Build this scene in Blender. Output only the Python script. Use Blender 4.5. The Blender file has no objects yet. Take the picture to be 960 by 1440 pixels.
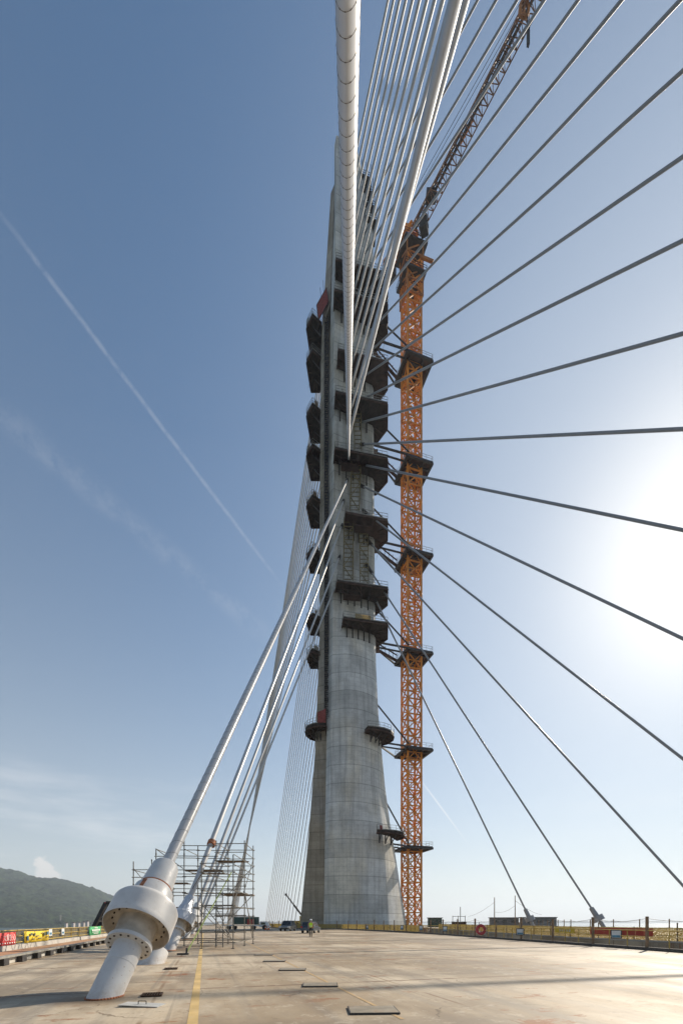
import bpy, bmesh, math, random
from mathutils import Vector, Matrix, Quaternion
random.seed(7)
S = bpy.context.scene
COL = S.collection
R = math.radians
F, EYE, HOR = 640.0, 1.5, 1297.0          # focal length in px of a 960 wide frame, eye height (m), horizon row


def at(px, py, Y):
    """survey helper: point seen at (px, py) that lies Y metres ahead of the standpoint"""
    return Vector(((px - 480.0) / F * Y, Y, EYE + (HOR - py) / F * Y))


def gx(px, Y, z=0.0):
    return Vector(((px - 480.0) / F * Y, Y, z))


def lerp_tab(tab, v):
    tab = sorted(tab)
    if v <= tab[0][0]:
        return tab[0][1]
    for (a, fa), (b, fb) in zip(tab, tab[1:]):
        if v <= b:
            return fa + (fb - fa) * (v - a) / (b - a)
    return tab[-1][1]


ORD = ['', 'first', 'second', 'third', 'fourth', 'fifth', 'sixth', 'seventh', 'eighth', 'ninth', 'tenth', 'eleventh', 'twelfth',
       'thirteenth', 'fourteenth', 'fifteenth', 'sixteenth', 'seventeenth', 'eighteenth', 'nineteenth', 'twentieth']

# ------------------------------------------------------------------ materials
class NG:
    def __init__(s, name):
        s.m = bpy.data.materials.new(name); s.m.use_nodes = True
        s.t = s.m.node_tree; s.t.nodes.clear()
        s.out = s.t.nodes.new('ShaderNodeOutputMaterial')
        s.b = s.t.nodes.new('ShaderNodeBsdfPrincipled')
        s.t.links.new(s.b.outputs[0], s.out.inputs[0])

    def n(s, typ, **kw):
        x = s.t.nodes.new(typ)
        for k, v in kw.items():
            setattr(x, k, v)
        return x

    def put(s, sock, v):
        if isinstance(v, bpy.types.NodeSocket):
            s.t.links.new(v, sock)
        elif v is not None:
            if isinstance(v, (tuple, list)) and len(v) == 3 and sock.type == 'RGBA':
                v = (*v, 1)
            sock.default_value = v

    def math(s, op, a, b=None, c=None, clamp=False):
        x = s.n('ShaderNodeMath', operation=op); x.use_clamp = clamp
        s.put(x.inputs[0], a)
        if b is not None: s.put(x.inputs[1], b)
        if c is not None: s.put(x.inputs[2], c)
        return x.outputs[0]

    def pos(s):
        return s.n('ShaderNodeNewGeometry').outputs['Position']

    def obj(s):
        return s.n('ShaderNodeTexCoord').outputs['Object']

    def mapp(s, v, scale=(1, 1, 1), rot=(0, 0, 0)):
        x = s.n('ShaderNodeMapping'); s.put(x.inputs[0], v)
        x.inputs['Scale'].default_value = scale; x.inputs['Rotation'].default_value = rot
        return x.outputs[0]

    def noise(s, v, scale, detail=4, rough=.55):
        x = s.n('ShaderNodeTexNoise'); s.put(x.inputs['Vector'], v)
        x.inputs['Scale'].default_value = scale; x.inputs['Detail'].default_value = detail
        x.inputs['Roughness'].default_value = rough
        return x.outputs['Fac']

    def step(s, v, a, b, lo=0., hi=1.):
        x = s.n('ShaderNodeMapRange', interpolation_type='SMOOTHSTEP'); s.put(x.inputs[0], v)
        x.inputs[1].default_value = a; x.inputs[2].default_value = b
        x.inputs[3].default_value = lo; x.inputs[4].default_value = hi
        return x.outputs[0]

    def mix(s, f, a, b, typ='MIX'):
        x = s.n('ShaderNodeMix', data_type='RGBA', blend_type=typ)
        s.put(x.inputs[0], f); s.put(x.inputs[6], a); s.put(x.inputs[7], b)
        return x.outputs[2]

    def sep(s, v):
        x = s.n('ShaderNodeSeparateXYZ'); s.put(x.inputs[0], v)
        return x.outputs

    def bump(s, hgt, strength=.3, dist=.02):
        x = s.n('ShaderNodeBump'); s.put(x.inputs['Height'], hgt)
        x.inputs['Strength'].default_value = strength; x.inputs['Distance'].default_value = dist
        s.t.links.new(x.outputs[0], s.b.inputs['Normal'])

    def fin(s, col, rough=.6, metal=0., spec=.5):
        s.put(s.b.inputs['Base Color'], col); s.put(s.b.inputs['Roughness'], rough)
        s.b.inputs['Metallic'].default_value = metal
        s.b.inputs['Specular IOR Level'].default_value = spec
        return s.m


def plain(name, col, rough=.6, metal=0., var=.2, scale=2.5, bump=0., spec=.5, dirt=None, dscale=1.2, damt=.55):
    g = NG(name); o = g.obj()
    nz = g.noise(o, scale, 5)
    c = g.mix(g.step(nz, .3, .7), tuple(x * (1 - var) for x in col), tuple(min(1, x * (1 + var)) for x in col))
    if dirt:
        c = g.mix(g.math('MULTIPLY', g.step(g.noise(o, dscale, 7, .65), .5, .75), damt), c, dirt)
    if bump:
        g.bump(g.noise(o, scale * 6, 5), bump, .01)
    return g.fin(c, rough, metal, spec)


def concrete_pour(name, base, seed):
    g = NG(name); p = g.pos(); x, y, z = g.sep(p)
    zz = g.math('ADD', z, seed)
    lift = g.math('DIVIDE', zz, 4.0)
    wn = g.n('ShaderNodeTexWhiteNoise', noise_dimensions='1D')
    g.put(wn.inputs['W'], g.math('FLOOR', lift))
    tone = g.step(wn.outputs['Value'], 0, 1, .88, 1.08)
    fr = g.math('FRACT', lift)
    dist = g.math('MINIMUM', fr, g.math('SUBTRACT', 1, fr))
    joint = g.step(dist, .006, .03, .68, 1)
    fr2 = g.math('FRACT', g.math('DIVIDE', zz, 1.0)); d2 = g.math('MINIMUM', fr2, g.math('SUBTRACT', 1, fr2))
    board = g.step(d2, .03, .09, .9, 1)
    ax = g.math('ADD', g.math('MULTIPLY', x, .957), g.math('MULTIPLY', y, .29))
    fr3 = g.math('FRACT', g.math('DIVIDE', ax, 1.55)); d3 = g.math('MINIMUM', fr3, g.math('SUBTRACT', 1, fr3))
    vert = g.step(d3, .02, .06, .93, 1)
    n1 = g.step(g.noise(g.mapp(p, (1, 1, 1.6)), .2, 8, .66), .3, .7, .80, 1.13)
    n2 = g.step(g.noise(g.mapp(p, (1, 1, .05)), 1.5, 6, .65), .42, .7, 1.05, .76)
    n3 = g.step(g.noise(p, 3.2, 6, .7), .3, .7, .93, 1.07)
    v = g.math('MULTIPLY', tone, joint)
    for q in (board, vert, n1, n2, n3):
        v = g.math('MULTIPLY', v, q)
    c = g.mix(g.step(g.noise(g.mapp(p, (1, 1, .5)), .12, 4), .4, .65), base, (base[0] * 1.05, base[1] * .98, base[2] * .86))
    st = g.math('MULTIPLY', g.math('MULTIPLY', g.step(z, 66, 80), g.step(z, 104, 122, 1, .3)), g.step(g.noise(g.mapp(p, (1, 1, .12)), .8, 6, .65), .42, .66))
    c = g.mix(g.math('MULTIPLY', st, .6), c, (.19, .165, .115))
    cc = g.n('ShaderNodeCombineColor')
    for i in range(3): g.put(cc.inputs[i], v)
    c = g.mix(1.0, c, cc.outputs[0], 'MULTIPLY')
    g.bump(g.math('MULTIPLY', joint, vert), .35, .03)
    return g.fin(c, .85, 0, .25)


def deck_material():
    g = NG('deck concrete'); p = g.pos(); x, y, z = g.sep(p)
    u = g.math('ADD', g.math('MULTIPLY', x, -.2915), g.math('MULTIPLY', y, .9566))
    v = g.math('ADD', g.math('MULTIPLY', x, .9566), g.math('MULTIPLY', y, .2915))
    cv = g.n('ShaderNodeCombineXYZ'); g.put(cv.inputs[0], u); g.put(cv.inputs[1], v)
    q = cv.outputs[0]
    big = g.noise(g.mapp(q, (.55, 1, 1)), .16, 7, .62)
    mid = g.noise(g.mapp(q, (.35, 1.2, 1)), .7, 7, .65)
    fine = g.noise(q, 9, 6, .7)
    c = g.mix(g.step(big, .38, .62), (.30, .23, .15), (.55, .465, .345))
    c = g.mix(g.math('MULTIPLY', g.step(mid, .46, .68), .7), c, (.235, .175, .115))
    c = g.mix(g.math('MULTIPLY', g.step(fine, .35, .8), .28), c, (.25, .22, .18))
    # tyre sweeps along the deck and wet looking dark patches
    c = g.mix(g.math('MULTIPLY', g.step(g.noise(g.mapp(q, (.06, 1.6, 1)), .9, 4), .48, .7), .5), c, (.19, .175, .155))
    c = g.mix(g.math('MULTIPLY', g.step(g.noise(g.mapp(q, (.5, .16, 1)), .55, 6, .6), .48, .62), .7), c, (.19, .155, .115))
    # plate joints, rusted
    fr = g.math('FRACT', g.math('DIVIDE', g.math('ADD', u, 1.7), 6.2)); dj = g.math('MINIMUM', fr, g.math('SUBTRACT', 1, fr))
    wob = g.math('MULTIPLY', g.math('SUBTRACT', g.noise(q, 1.3, 3), .5), .006)
    jt = g.step(g.math('ADD', dj, wob), .003, .018, 1, 0)
    jt = g.math('MULTIPLY', jt, g.step(g.noise(q, .9, 4), .36, .58, .3, .95))
    c = g.mix(jt, c, (.15, .09, .05))
    fr = g.math('FRACT', g.math('DIVIDE', g.math('ADD', v, .9), 5.4)); dj = g.math('MINIMUM', fr, g.math('SUBTRACT', 1, fr))
    jt = g.math('MULTIPLY', g.step(g.math('ADD', dj, wob), .002, .010, 1, 0), g.step(g.noise(q, .6, 4), .42, .6, .1, .75))
    c = g.mix(jt, c, (.18, .11, .06))
    # rust blotches
    ru = g.math('MULTIPLY', g.step(g.noise(g.mapp(q, (1, .45, 1)), 1.5, 7, .7), .57, .64), g.step(g.noise(q, .14, 2), .40, .52))
    c = g.mix(g.math('MULTIPLY', ru, .85), c, (.24, .085, .025))
    ru2 = g.math('MULTIPLY', g.step(g.noise(g.mapp(q, (.4, 1, 1)), .5, 6, .7), .52, .75), .4)
    c = g.mix(g.math('MULTIPLY', ru2, .7), c, (.44, .29, .15))
    sp = g.noise(g.mapp(q, (.8, 1, 1)), 4.5, 6, .75)
    c = g.mix(g.math('MULTIPLY', g.step(sp, .56, .66), .5), c, (.20, .15, .10))
    c = g.mix(g.math('MULTIPLY', g.step(g.noise(q, 2.2, 7, .75), .55, .62), .35), c, (.56, .49, .39))
    for (ax_, ay_, r_) in ((-4.8, 8.9, 1.1), (-9.0, 24, 1.4), (-6.9, 16.3, .9), (-13.3, 39, 1.6)):
        dx = g.math('SUBTRACT', x, ax_); dy = g.math('SUBTRACT', y, ay_)
        dd = g.math('SQRT', g.math('ADD', g.math('MULTIPLY', dx, dx), g.math('MULTIPLY', dy, dy)))
        dd = g.math('ADD', dd, g.math('MULTIPLY', g.math('SUBTRACT', mid, .5), 2.2))
        c = g.mix(g.step(dd, r_ * .25, r_, .75, 0), c, (.20, .125, .065))
    vo = g.n('ShaderNodeTexVoronoi', feature='DISTANCE_TO_EDGE'); wv = g.n('ShaderNodeVectorMath', operation='ADD')
    nv = g.n('ShaderNodeTexNoise'); g.put(nv.inputs['Vector'], q); nv.inputs['Scale'].default_value = 1.1; nv.inputs['Detail'].default_value = 5
    g.put(wv.inputs[0], q); g.put(wv.inputs[1], nv.outputs['Color']); g.put(vo.inputs['Vector'], wv.outputs[0]); vo.inputs['Scale'].default_value = .42
    cr_ = g.math('MULTIPLY', g.step(vo.outputs['Distance'], .002, .010, 1, 0), g.step(g.noise(q, .35, 3), .5, .6))
    c = g.mix(g.math('MULTIPLY', cr_, .7), c, (.13, .095, .06))
    tr_ = g.math('MULTIPLY', g.step(g.noise(g.mapp(q, (.02, 2.6, 1)), 1.4, 5, .7), .55, .64), g.step(g.noise(g.mapp(q, (.2, .4, 1)), .5, 3), .42, .6))
    c = g.mix(g.math('MULTIPLY', tr_, .45), c, (.15, .13, .11))
    g.bump(g.math('ADD', fine, g.math('MULTIPLY', mid, 1.5)), .25, .012)
    rg = g.step(mid, .3, .75, .72, .55)
    return g.fin(c, rg, 0, .22)


def net_material(name, col, cover, scale=22.):
    """woven safety net: opaque threads, holes between them"""
    g = NG(name); o = g.obj()
    nz = g.noise(o, 1.1, 5)
    c = g.mix(g.step(nz, .3, .7), tuple(k * .7 for k in col), col)
    g.fin(c, .8, 0, .2)
    tl = g.n('ShaderNodeBsdfTranslucent'); g.put(tl.inputs['Color'], col); m2 = g.n('ShaderNodeMixShader'); m2.inputs[0].default_value = .5
    g.t.links.new(g.b.outputs[0], m2.inputs[1]); g.t.links.new(tl.outputs[0], m2.inputs[2])
    tr = g.n('ShaderNodeBsdfTransparent'); mx = g.n('ShaderNodeMixShader')
    fac = g.step(g.noise(o, scale, 2), .5 - .5 * (cover - .2), .62 - .5 * (cover - .2))
    g.put(mx.inputs[0], fac); g.t.links.new(tr.outputs[0], mx.inputs[1]); g.t.links.new(m2.outputs[0], mx.inputs[2])
    g.t.links.new(mx.outputs[0], g.out.inputs[0])
    return g.m


M = {}
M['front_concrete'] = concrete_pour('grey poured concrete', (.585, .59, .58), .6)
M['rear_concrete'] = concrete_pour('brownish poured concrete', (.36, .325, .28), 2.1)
M['deck'] = deck_material()
M['white_paint'] = plain('white socket paint', (.66, .645, .615), .42, 0, .07, 1.3, .12, .5, (.38, .32, .26), 2.6, .55)
g = NG('chipped white paint'); p = g.pos()
c = g.mix(g.step(g.noise(p, 1.6, 6), .3, .7), (.53, .525, .515), (.64, .635, .62))
c = g.mix(g.math('MULTIPLY', g.step(g.noise(g.mapp(p, (7, 7, .9)), 1.0, 6, .6), .54, .74), .24), c, (.36, .31, .25))
c = g.mix(g.math('MULTIPLY', g.step(g.noise(p, 3.2, 7, .7), .55, .72), .22), c, (.43, .39, .34))
c = g.mix(g.step(g.noise(p, 17, 3, .6), .70, .73), c, (.25, .13, .07))
c = g.mix(g.math('MULTIPLY', g.step(g.sep(p)[2], .02, .4, .45, 0), g.step(g.noise(p, 5, 6, .7), .35, .65)), c, (.36, .27, .19))
g.bump(g.noise(p, 22, 5, .6), .12, .006)
M['white_paint'] = g.fin(c, g.step(g.noise(p, 2.5, 5), .3, .7, .36, .62), 0, .45)
g = NG('faded crane orange'); p = g.pos()
wn = g.n('ShaderNodeTexWhiteNoise', noise_dimensions='1D'); g.put(wn.inputs['W'], g.math('FLOOR', g.math('DIVIDE', g.sep(p)[2], 9.2)))
c = g.mix(wn.outputs['Value'], (.55, .235, .025), (.68, .34, .055))
c = g.mix(g.math('MULTIPLY', g.step(g.noise(p, .9, 7, .65), .5, .72), .6), c, (.24, .10, .035))
M['orange'] = g.fin(c, .55, 0, .4)
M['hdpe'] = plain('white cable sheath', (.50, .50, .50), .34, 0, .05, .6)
M['hdpe_backlit'] = plain('backlit cable sheath', (.27, .28, .30), .4, 0, .06, .3)  # same white sheath darkened to slate, backlight put into the colour
M['seam'] = plain('sheath seam', (.17, .165, .16), .7)  # white rib coloured grey for the shadow and dirt along its joint
M['rust'] = plain('rust streak', (.34, .13, .06), .85, 0, .4, 6, .2)
M['film'] = plain('grey plastic film', (.52, .55, .60), .22, 0, .15, 2, .6, .6)
M['bolt'] = plain('bolt steel', (.09, .075, .06), .5, .6)
M['under'] = plain('collar underside paint', (.46, .41, .34), .6, 0, .2, 3, .1, .3, (.22, .15, .09), 2, .5)
M['form_dark'] = plain('stained form plywood', (.036, .026, .022), .85, 0, .5, 1.2, .2, .2)
M['form_brown'] = plain('red brown form steel', (.07, .042, .034), .8, 0, .4, .8, .1, .2)
M['steel_dark'] = plain('dark steel', (.045, .042, .042), .55, .3, .3, 2)
M['rail_grey'] = plain('grey guard rail', (.27, .26, .23), .5, .3, .3, 2)
M['red_net'] = plain('red netting', (.22, .05, .045), .9, 0, .4, 3)
M['orange'] = plain('orange crane paint', (.66, .245, .03), .5, 0, .22, .5, 0, .4, (.24, .10, .035), .9, .6)
M['orange_dark'] = plain('grimy orange paint', (.34, .13, .03), .6, 0, .3, .8)
M['jib_brown'] = plain('brown jib steel', (.24, .12, .07), .6, 0, .3, .8)
M['galv'] = plain('scaffold tube', (.20, .19, .165), .45, .5, .3, 3, 0, .5, (.16, .09, .05), 4, .6)
M['plank'] = plain('weathered plank', (.16, .115, .075), .85, 0, .35, 3, .2)
M['strap'] = plain('yellow green strap', (.55, .60, .18), .7, 0, .25, 2)
M['yellow_paint'] = plain('worn yellow paint', (.52, .37, .16), .75, 0, .2, 1.5, .1, .3, (.40, .32, .22), 3.0, .9)
M['plate'] = plain('steel cover plate', (.27, .235, .18), .55, .3, .2, 3, .1, .4, (.24, .13, .06), 2, .6)
M['black'] = plain('black drain shade', (.012, .011, .010), .9, 0, .1)  # painted dark for the shade inside an open drain
M['grate'] = plain('rusty grate', (.085, .05, .032), .7, .4, .4, 8)
M['lid'] = plain('pale lid', (.50, .50, .48), .4, .2, .1, 5)
M['timber'] = plain('brown fence timber', (.24, .165, .105), .85, 0, .3, 3, .2)
M['wire'] = plain('fence wire', (.16, .14, .10), .5, .5, .2, 4)
M['yellow_rail'] = plain('yellow fence tube', (.50, .36, .09), .6, 0, .2, 2, 0, .4, (.20, .13, .07), 3, .6)
M['curb_beam'] = plain('dark bottom beam', (.085, .078, .072), .8, 0, .3, 3)
M['yellow_net'] = net_material('yellow safety net', (.52, .41, .15), .46)
M['ochre_net'] = net_material('ochre safety net', (.40, .30, .12), .34)
M['red_sheet'] = net_material('red mesh sheet', (.62, .13, .10), .86)
M['kerb'] = plain('pale kerb concrete', (.42, .40, .36), .8, 0, .2, 1, .1, .3, (.2, .17, .13), 1.0, .5)
M['walk'] = plain('dusty walkway', (.40, .24, .145), .9, 0, .25, .8, .1, .2, (.30, .28, .25), .6, .7)
M['red_banner'] = plain('red banner cloth', (.62, .055, .05), .75, 0, .15, 3)
M['yellow_banner'] = plain('yellow banner cloth', (.72, .52, .03), .75, 0, .12, 3)
M['green_banner'] = plain('green banner cloth', (.05, .34, .13), .75, 0, .2, 4)
M['white_print'] = plain('white print', (.78, .78, .76), .7, 0, .05)
M['dark_print'] = plain('dark print', (.10, .13, .10), .7, 0, .2)
M['blue_print'] = plain('blue print', (.08, .22, .34), .6, 0, .4, 9)
M['sign_face'] = plain('pale notice sheet', (.62, .66, .68), .6, 0, .08, 4)
M['sign_frame'] = plain('black frame', (.03, .03, .033), .6)
M['ring'] = plain('red lifebuoy', (.40, .045, .055), .55, 0, .15, 4)
M['car_grey'] = plain('pale grey car paint', (.17, .18, .18), .3, .3, .05)
M['car_blue'] = plain('blue grey car paint', (.06, .085, .12), .28, .3, .05)
M['truck_green'] = plain('green container paint', (.04, .08, .065), .6, 0, .2)
M['truck_white'] = plain('white cab paint', (.65, .65, .64), .4)
M['truck_red'] = plain('red truck paint', (.35, .04, .035), .5)
M['glass'] = plain('dark car glass', (.02, .025, .03), .08, 0, .1, 1, 0, .8)
M['tyre'] = plain('tyre rubber', (.02, .02, .02), .85)
M['rim'] = plain('wheel rim', (.35, .35, .36), .35, .7)
M['lamp_red'] = plain('tail lamp', (.4, .02, .02), .3)
M['lamp_white'] = plain('head lamp', (.75, .75, .72), .15)
M['skin'] = plain('skin', (.42, .25, .17), .6, 0, .05)
M['trouser'] = plain('dark trousers', (.028, .03, .036), .85, 0, .2, 8)
M['vest'] = plain('hi vis vest', (.58, .92, .05), .7, 0, .06, 6)
M['reflect'] = plain('reflective tape', (.70, .70, .62), .4)
M['helmet'] = plain('white helmet', (.80, .80, .78), .35, 0, .02)
M['hair'] = plain('black hair', (.012, .011, .010), .6)
M['boot'] = plain('work boots', (.06, .035, .022), .8)
M['cone'] = plain('orange cone', (.65, .14, .03), .6)
M['shed_wall'] = plain('grey site shed wall', (.20, .19, .18), .8, 0, .2, .6)
M['shed_roof'] = plain('shed roof', (.15, .15, .15), .7, 0, .2, .6)
M['house'] = plain('pale house wall', (.45, .40, .37), .8, 0, .2, .05)
M['sleeve_yellow'] = plain('yellowed stair steel', (.17, .135, .06), .8, 0, .4, 1.5)

# ------------------------------------------------------------------ mesh builder
BASE = {}


class MB:
    def __init__(s):
        s.v = []; s.f = []

    def add(s, vs, fs):
        o = len(s.v); s.v += [Vector(q) for q in vs]; s.f += [tuple(o + i for i in f) for f in fs]

    def hexa(s, c):          # bottom 4, top 4
        s.add(c, [(3, 2, 1, 0), (4, 5, 6, 7), (0, 1, 5, 4), (1, 2, 6, 5), (2, 3, 7, 6), (3, 0, 4, 7)])

    def box(s, c, size, rz=0., m=None):
        c = Vector(c); hx, hy, hz = (k / 2 for k in size)
        mt = m if m is not None else Matrix.Rotation(rz, 3, 'Z')
        s.hexa([c + mt @ Vector(p) for p in ((-hx, -hy, -hz), (hx, -hy, -hz), (hx, hy, -hz), (-hx, hy, -hz),
                                             (-hx, -hy, hz), (hx, -hy, hz), (hx, hy, hz), (-hx, hy, hz))])

    def prism(s, poly, z0, z1):
        n = len(poly); area = sum(poly[i][0] * poly[(i + 1) % n][1] - poly[(i + 1) % n][0] * poly[i][1] for i in range(n))
        if area < 0: poly = poly[::-1]
        vs = [(p[0], p[1], z0) for p in poly] + [(p[0], p[1], z1) for p in poly]
        s.add(vs, [tuple(range(n))[::-1], tuple(range(n, 2 * n))] + [(i, (i + 1) % n, n + (i + 1) % n, n + i) for i in range(n)])

    def tube(s, a, b, r0, r1=None, n=6, caps=True, seg=1):
        a = Vector(a); b = Vector(b); r1 = r0 if r1 is None else r1
        d = b - a
        if d.length < 1e-6: return
        d.normalize(); up = Vector((0, 0, 1)) if abs(d.z) < .95 else Vector((1, 0, 0))
        x = d.cross(up).normalized(); y = d.cross(x)
        vs = []; fs = []
        for k in range(seg + 1):
            t = k / seg; c = a.lerp(b, t); r = r0 + (r1 - r0) * t
            vs += [c + (x * math.cos(2 * math.pi * (i + .5) / n) + y * math.sin(2 * math.pi * (i + .5) / n)) * r for i in range(n)]
        for k in range(seg):
            fs += [(k * n + i, k * n + n + i, k * n + n + (i + 1) % n, k * n + (i + 1) % n) for i in range(n)]
        if caps: fs += [tuple(range(n)), tuple(range(seg * n + n - 1, seg * n - 1, -1))]
        s.add(vs, fs)

    def bar(s, a, b, w):
        s.tube(a, b, w * .707, n=4)

    def path(s, pts, r, n=5):
        for a, b in zip(pts, pts[1:]): s.tube(a, b, r, n=n)

    def lathe(s, o, d, prof, n=32, wob=0.):
        o = Vector(o); d = Vector(d).normalized(); up = Vector((0, 0, 1)) if abs(d.z) < .95 else Vector((1, 0, 0))
        x = d.cross(up).normalized(); y = d.cross(x); vs = []; fs = []
        for k, (t, r) in enumerate(prof):
            for i in range(n):
                rr = r * (1 + wob * (random.random() - .5) + wob * .6 * math.sin(i * 1.9 + k * 1.3))
                vs.append(o + d * t + (x * math.cos(2 * math.pi * i / n) + y * math.sin(2 * math.pi * i / n)) * rr)
        for k in range(len(prof) - 1):
            fs += [(k * n + i, k * n + n + i, k * n + n + (i + 1) % n, k * n + (i + 1) % n) for i in range(n)]
        s.add(vs, fs)

    def loft(s, rings, cap=True):
        n = len(rings[0]); vs = [p for r in rings for p in r]; fs = []
        for k in range(len(rings) - 1):
            fs += [(k * n + i, k * n + (i + 1) % n, k * n + n + (i + 1) % n, k * n + n + i) for i in range(n)]
        if cap: fs += [tuple(range(n))[::-1], tuple((len(rings) - 1) * n + i for i in range(n))]
        s.add(vs, fs)

    def build(s, name, m, parent=None, base=None, smooth=None):
        b = BASE[parent.name] if parent is not None else Vector(base if base is not None else (0, 0, 0))
        me = bpy.data.meshes.new(name)
        me.from_pydata([v - b for v in s.v], [], s.f)
        me.materials.append(m); me.update()
        bm = bmesh.new(); bm.from_mesh(me); bmesh.ops.recalc_face_normals(bm, faces=bm.faces); bm.to_mesh(me); bm.free()
        if smooth:
            me.polygons.foreach_set('use_smooth', [True] * len(me.polygons))
            me.set_sharp_from_angle(angle=R(smooth))
        o = bpy.data.objects.new(name, me); COL.objects.link(o)
        if parent is not None: o.parent = parent
        else: o.location = b
        BASE[o.name] = b
        return o


def tag(o, label, cat, group=None, kind=None):
    if label: o['label'] = label
    if cat: o['category'] = cat
    if group: o['group'] = group
    if kind: o['kind'] = kind
    return o


def thing(name, loc, label, cat, group=None):
    o = bpy.data.objects.new(name, None); COL.objects.link(o); o.location = loc
    o.empty_display_size = .5
    BASE[o.name] = Vector(loc)
    return tag(o, label, cat, group)


def struct(mb, name, m, smooth=None):
    o = mb.build(name, m, None, (0, 0, 0), smooth); o['kind'] = 'structure'
    return o


def lattice(mb, a, b, wx, wy, ax, ay, bays, rc, rd, tri=False, horiz=True):
    """four chord lattice box between a and b"""
    a = Vector(a); b = Vector(b); ax = Vector(ax).normalized(); ay = Vector(ay).normalized()
    cs = [(-1, -1), (1, -1), (1, 1), (-1, 1)] if not tri else [(-1, -1), (1, -1), (0, 1)]
    off = [ax * (p * wx / 2) + ay * (q * wy / 2) for p, q in cs]; n = len(off)
    for o in off: mb.bar(a + o, b + o, rc * 2)
    for k in range(bays):
        c0 = a.lerp(b, k / bays); c1 = a.lerp(b, (k + 1) / bays)
        for i in range(n):
            j = (i + 1) % n
            if horiz: mb.bar(c0 + off[i], c0 + off[j], rd * 2)
            if (k + i) % 2: mb.bar(c0 + off[i], c1 + off[j], rd * 2)
            else: mb.bar(c0 + off[j], c1 + off[i], rd * 2)


# ------------------------------------------------------------------ camera, light, world
cam = bpy.data.cameras.new('camera'); cam.sensor_fit = 'HORIZONTAL'; cam.sensor_width = 36
cam.lens = 36 * F / 960; cam.shift_y = (HOR - 720) / 960; cam.clip_end = 60000; cam.clip_start = .05
co = bpy.data.objects.new('camera', cam); co.location = (0, 0, EYE); co.rotation_euler = (R(90), 0, 0); COL.objects.link(co)
S.camera = co
SUN_AZ, SUN_EL = 40.5, 32.5
sun = bpy.data.lights.new('sun', 'SUN'); sun.energy = 4.9; sun.angle = R(.55); sun.color = (1, .89, .74)
so = bpy.data.objects.new('sun', sun); COL.objects.link(so); so.location = (60, 80, 90)
sd = Vector((math.sin(R(SUN_AZ)) * math.cos(R(SUN_EL)), math.cos(R(SUN_AZ)) * math.cos(R(SUN_EL)), math.sin(R(SUN_EL))))
so.rotation_euler = sd.to_track_quat('Z', 'Y').to_euler()


def dirpx(px, py): return Vector(((px - 480) / F, 1, (HOR - py) / F)).normalized()


W = bpy.data.worlds.new('World'); S.world = W; W.use_nodes = True
g = NG.__new__(NG); g.t = W.node_tree; g.t.nodes.clear()
wo = g.n('ShaderNodeOutputWorld'); bg = g.n('ShaderNodeBackground')
sky = g.n('ShaderNodeTexSky', sky_type='NISHITA'); sky.sun_disc = False
sky.sun_elevation = R(SUN_EL); sky.sun_rotation = R(SUN_AZ); sky.altitude = 0
sky.air_density = 1.0; sky.dust_density = .42; sky.ozone_density = 3.2
SKY = .068
dv = g.n('ShaderNodeTexCoord').outputs['Generated']


def vdot(v):
    x = g.n('ShaderNodeVectorMath', operation='DOT_PRODUCT'); g.put(x.inputs[0], dv); x.inputs[1].default_value = v
    return x.outputs['Value']


def trail(p0, p1, width, soft, amt, nscale, lo, hi):
    """contrail: a great-circle band between two bearings, broken up by noise"""
    d0, d1 = dirpx(*p0), dirpx(*p1); nn = d0.cross(d1).normalized(); tt = nn.cross(d0).normalized()
    ang = math.acos(max(-1, min(1, d0.dot(d1))))
    nz = g.noise(dv, nscale, 6, .65)
    off = g.math('ADD', vdot(nn), g.math('MULTIPLY', g.math('SUBTRACT', nz, .5), width * 1.2))
    a = g.math('ARCTAN2', vdot(tt), vdot(d0))
    core = g.step(g.math('ABSOLUTE', off), width * .15, width + soft, 1, 0)
    ends = g.math('MULTIPLY', g.step(a, -.03, .05), g.step(a, ang - .10, ang + .02, 1, 0))
    br = g.step(g.noise(dv, nscale * 2.5, 6, .7), lo, hi)
    return g.math('MULTIPLY', g.math('MULTIPLY', core, ends), g.math('MULTIPLY', br, amt))


masks = [trail((8, 310), (400, 828), .0016, .0026, .12, 26, .25, .6),
         trail((-20, 565), (400, 915), .009, .016, .07, 12, .36, .66),
         trail((0, 590), (205, 752), .004, .012, .07, 22, .40, .62),
         trail((592, 1098), (660, 1190), .0012, .0016, .5, 20, .1, .5)]
z = g.sep(dv)[2]
az = g.math('ARCTAN2', g.sep(dv)[0], g.sep(dv)[1])
cv = g.n('ShaderNodeCombineXYZ'); g.put(cv.inputs[0], az); g.put(cv.inputs[1], g.math('MULTIPLY', z, 5.5))
low = g.math('MULTIPLY', g.step(g.noise(cv.outputs[0], 2.6, 7, .6), .47, .72), g.math('MULTIPLY', g.step(z, .05, .11), g.step(z, .20, .33, 1, 0)))
masks.append(g.math('MULTIPLY', g.math('MULTIPLY', low, .4), g.step(az, -.45, -.15, 1, .25)))
# cumulus head above the ridge
dc = dirpx(66, 1224)
caz = math.atan2(dc.x, dc.y)
da = g.math('DIVIDE', g.math('SUBTRACT', az, caz), .0215)
dz = g.math('DIVIDE', g.math('SUBTRACT', z, dc.z - .004), .030)
lean = g.math('ADD', da, g.math('MULTIPLY', dz, .35))
rr = g.math('SQRT', g.math('ADD', g.math('MULTIPLY', lean, lean), g.math('MULTIPLY', dz, dz)))
rr = g.math('ADD', rr, g.math('MULTIPLY', g.math('SUBTRACT', g.noise(dv, 85, 6, .62), .5), 1.5))
cum = g.step(rr, .62, 1.0, .75, 0)
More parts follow.
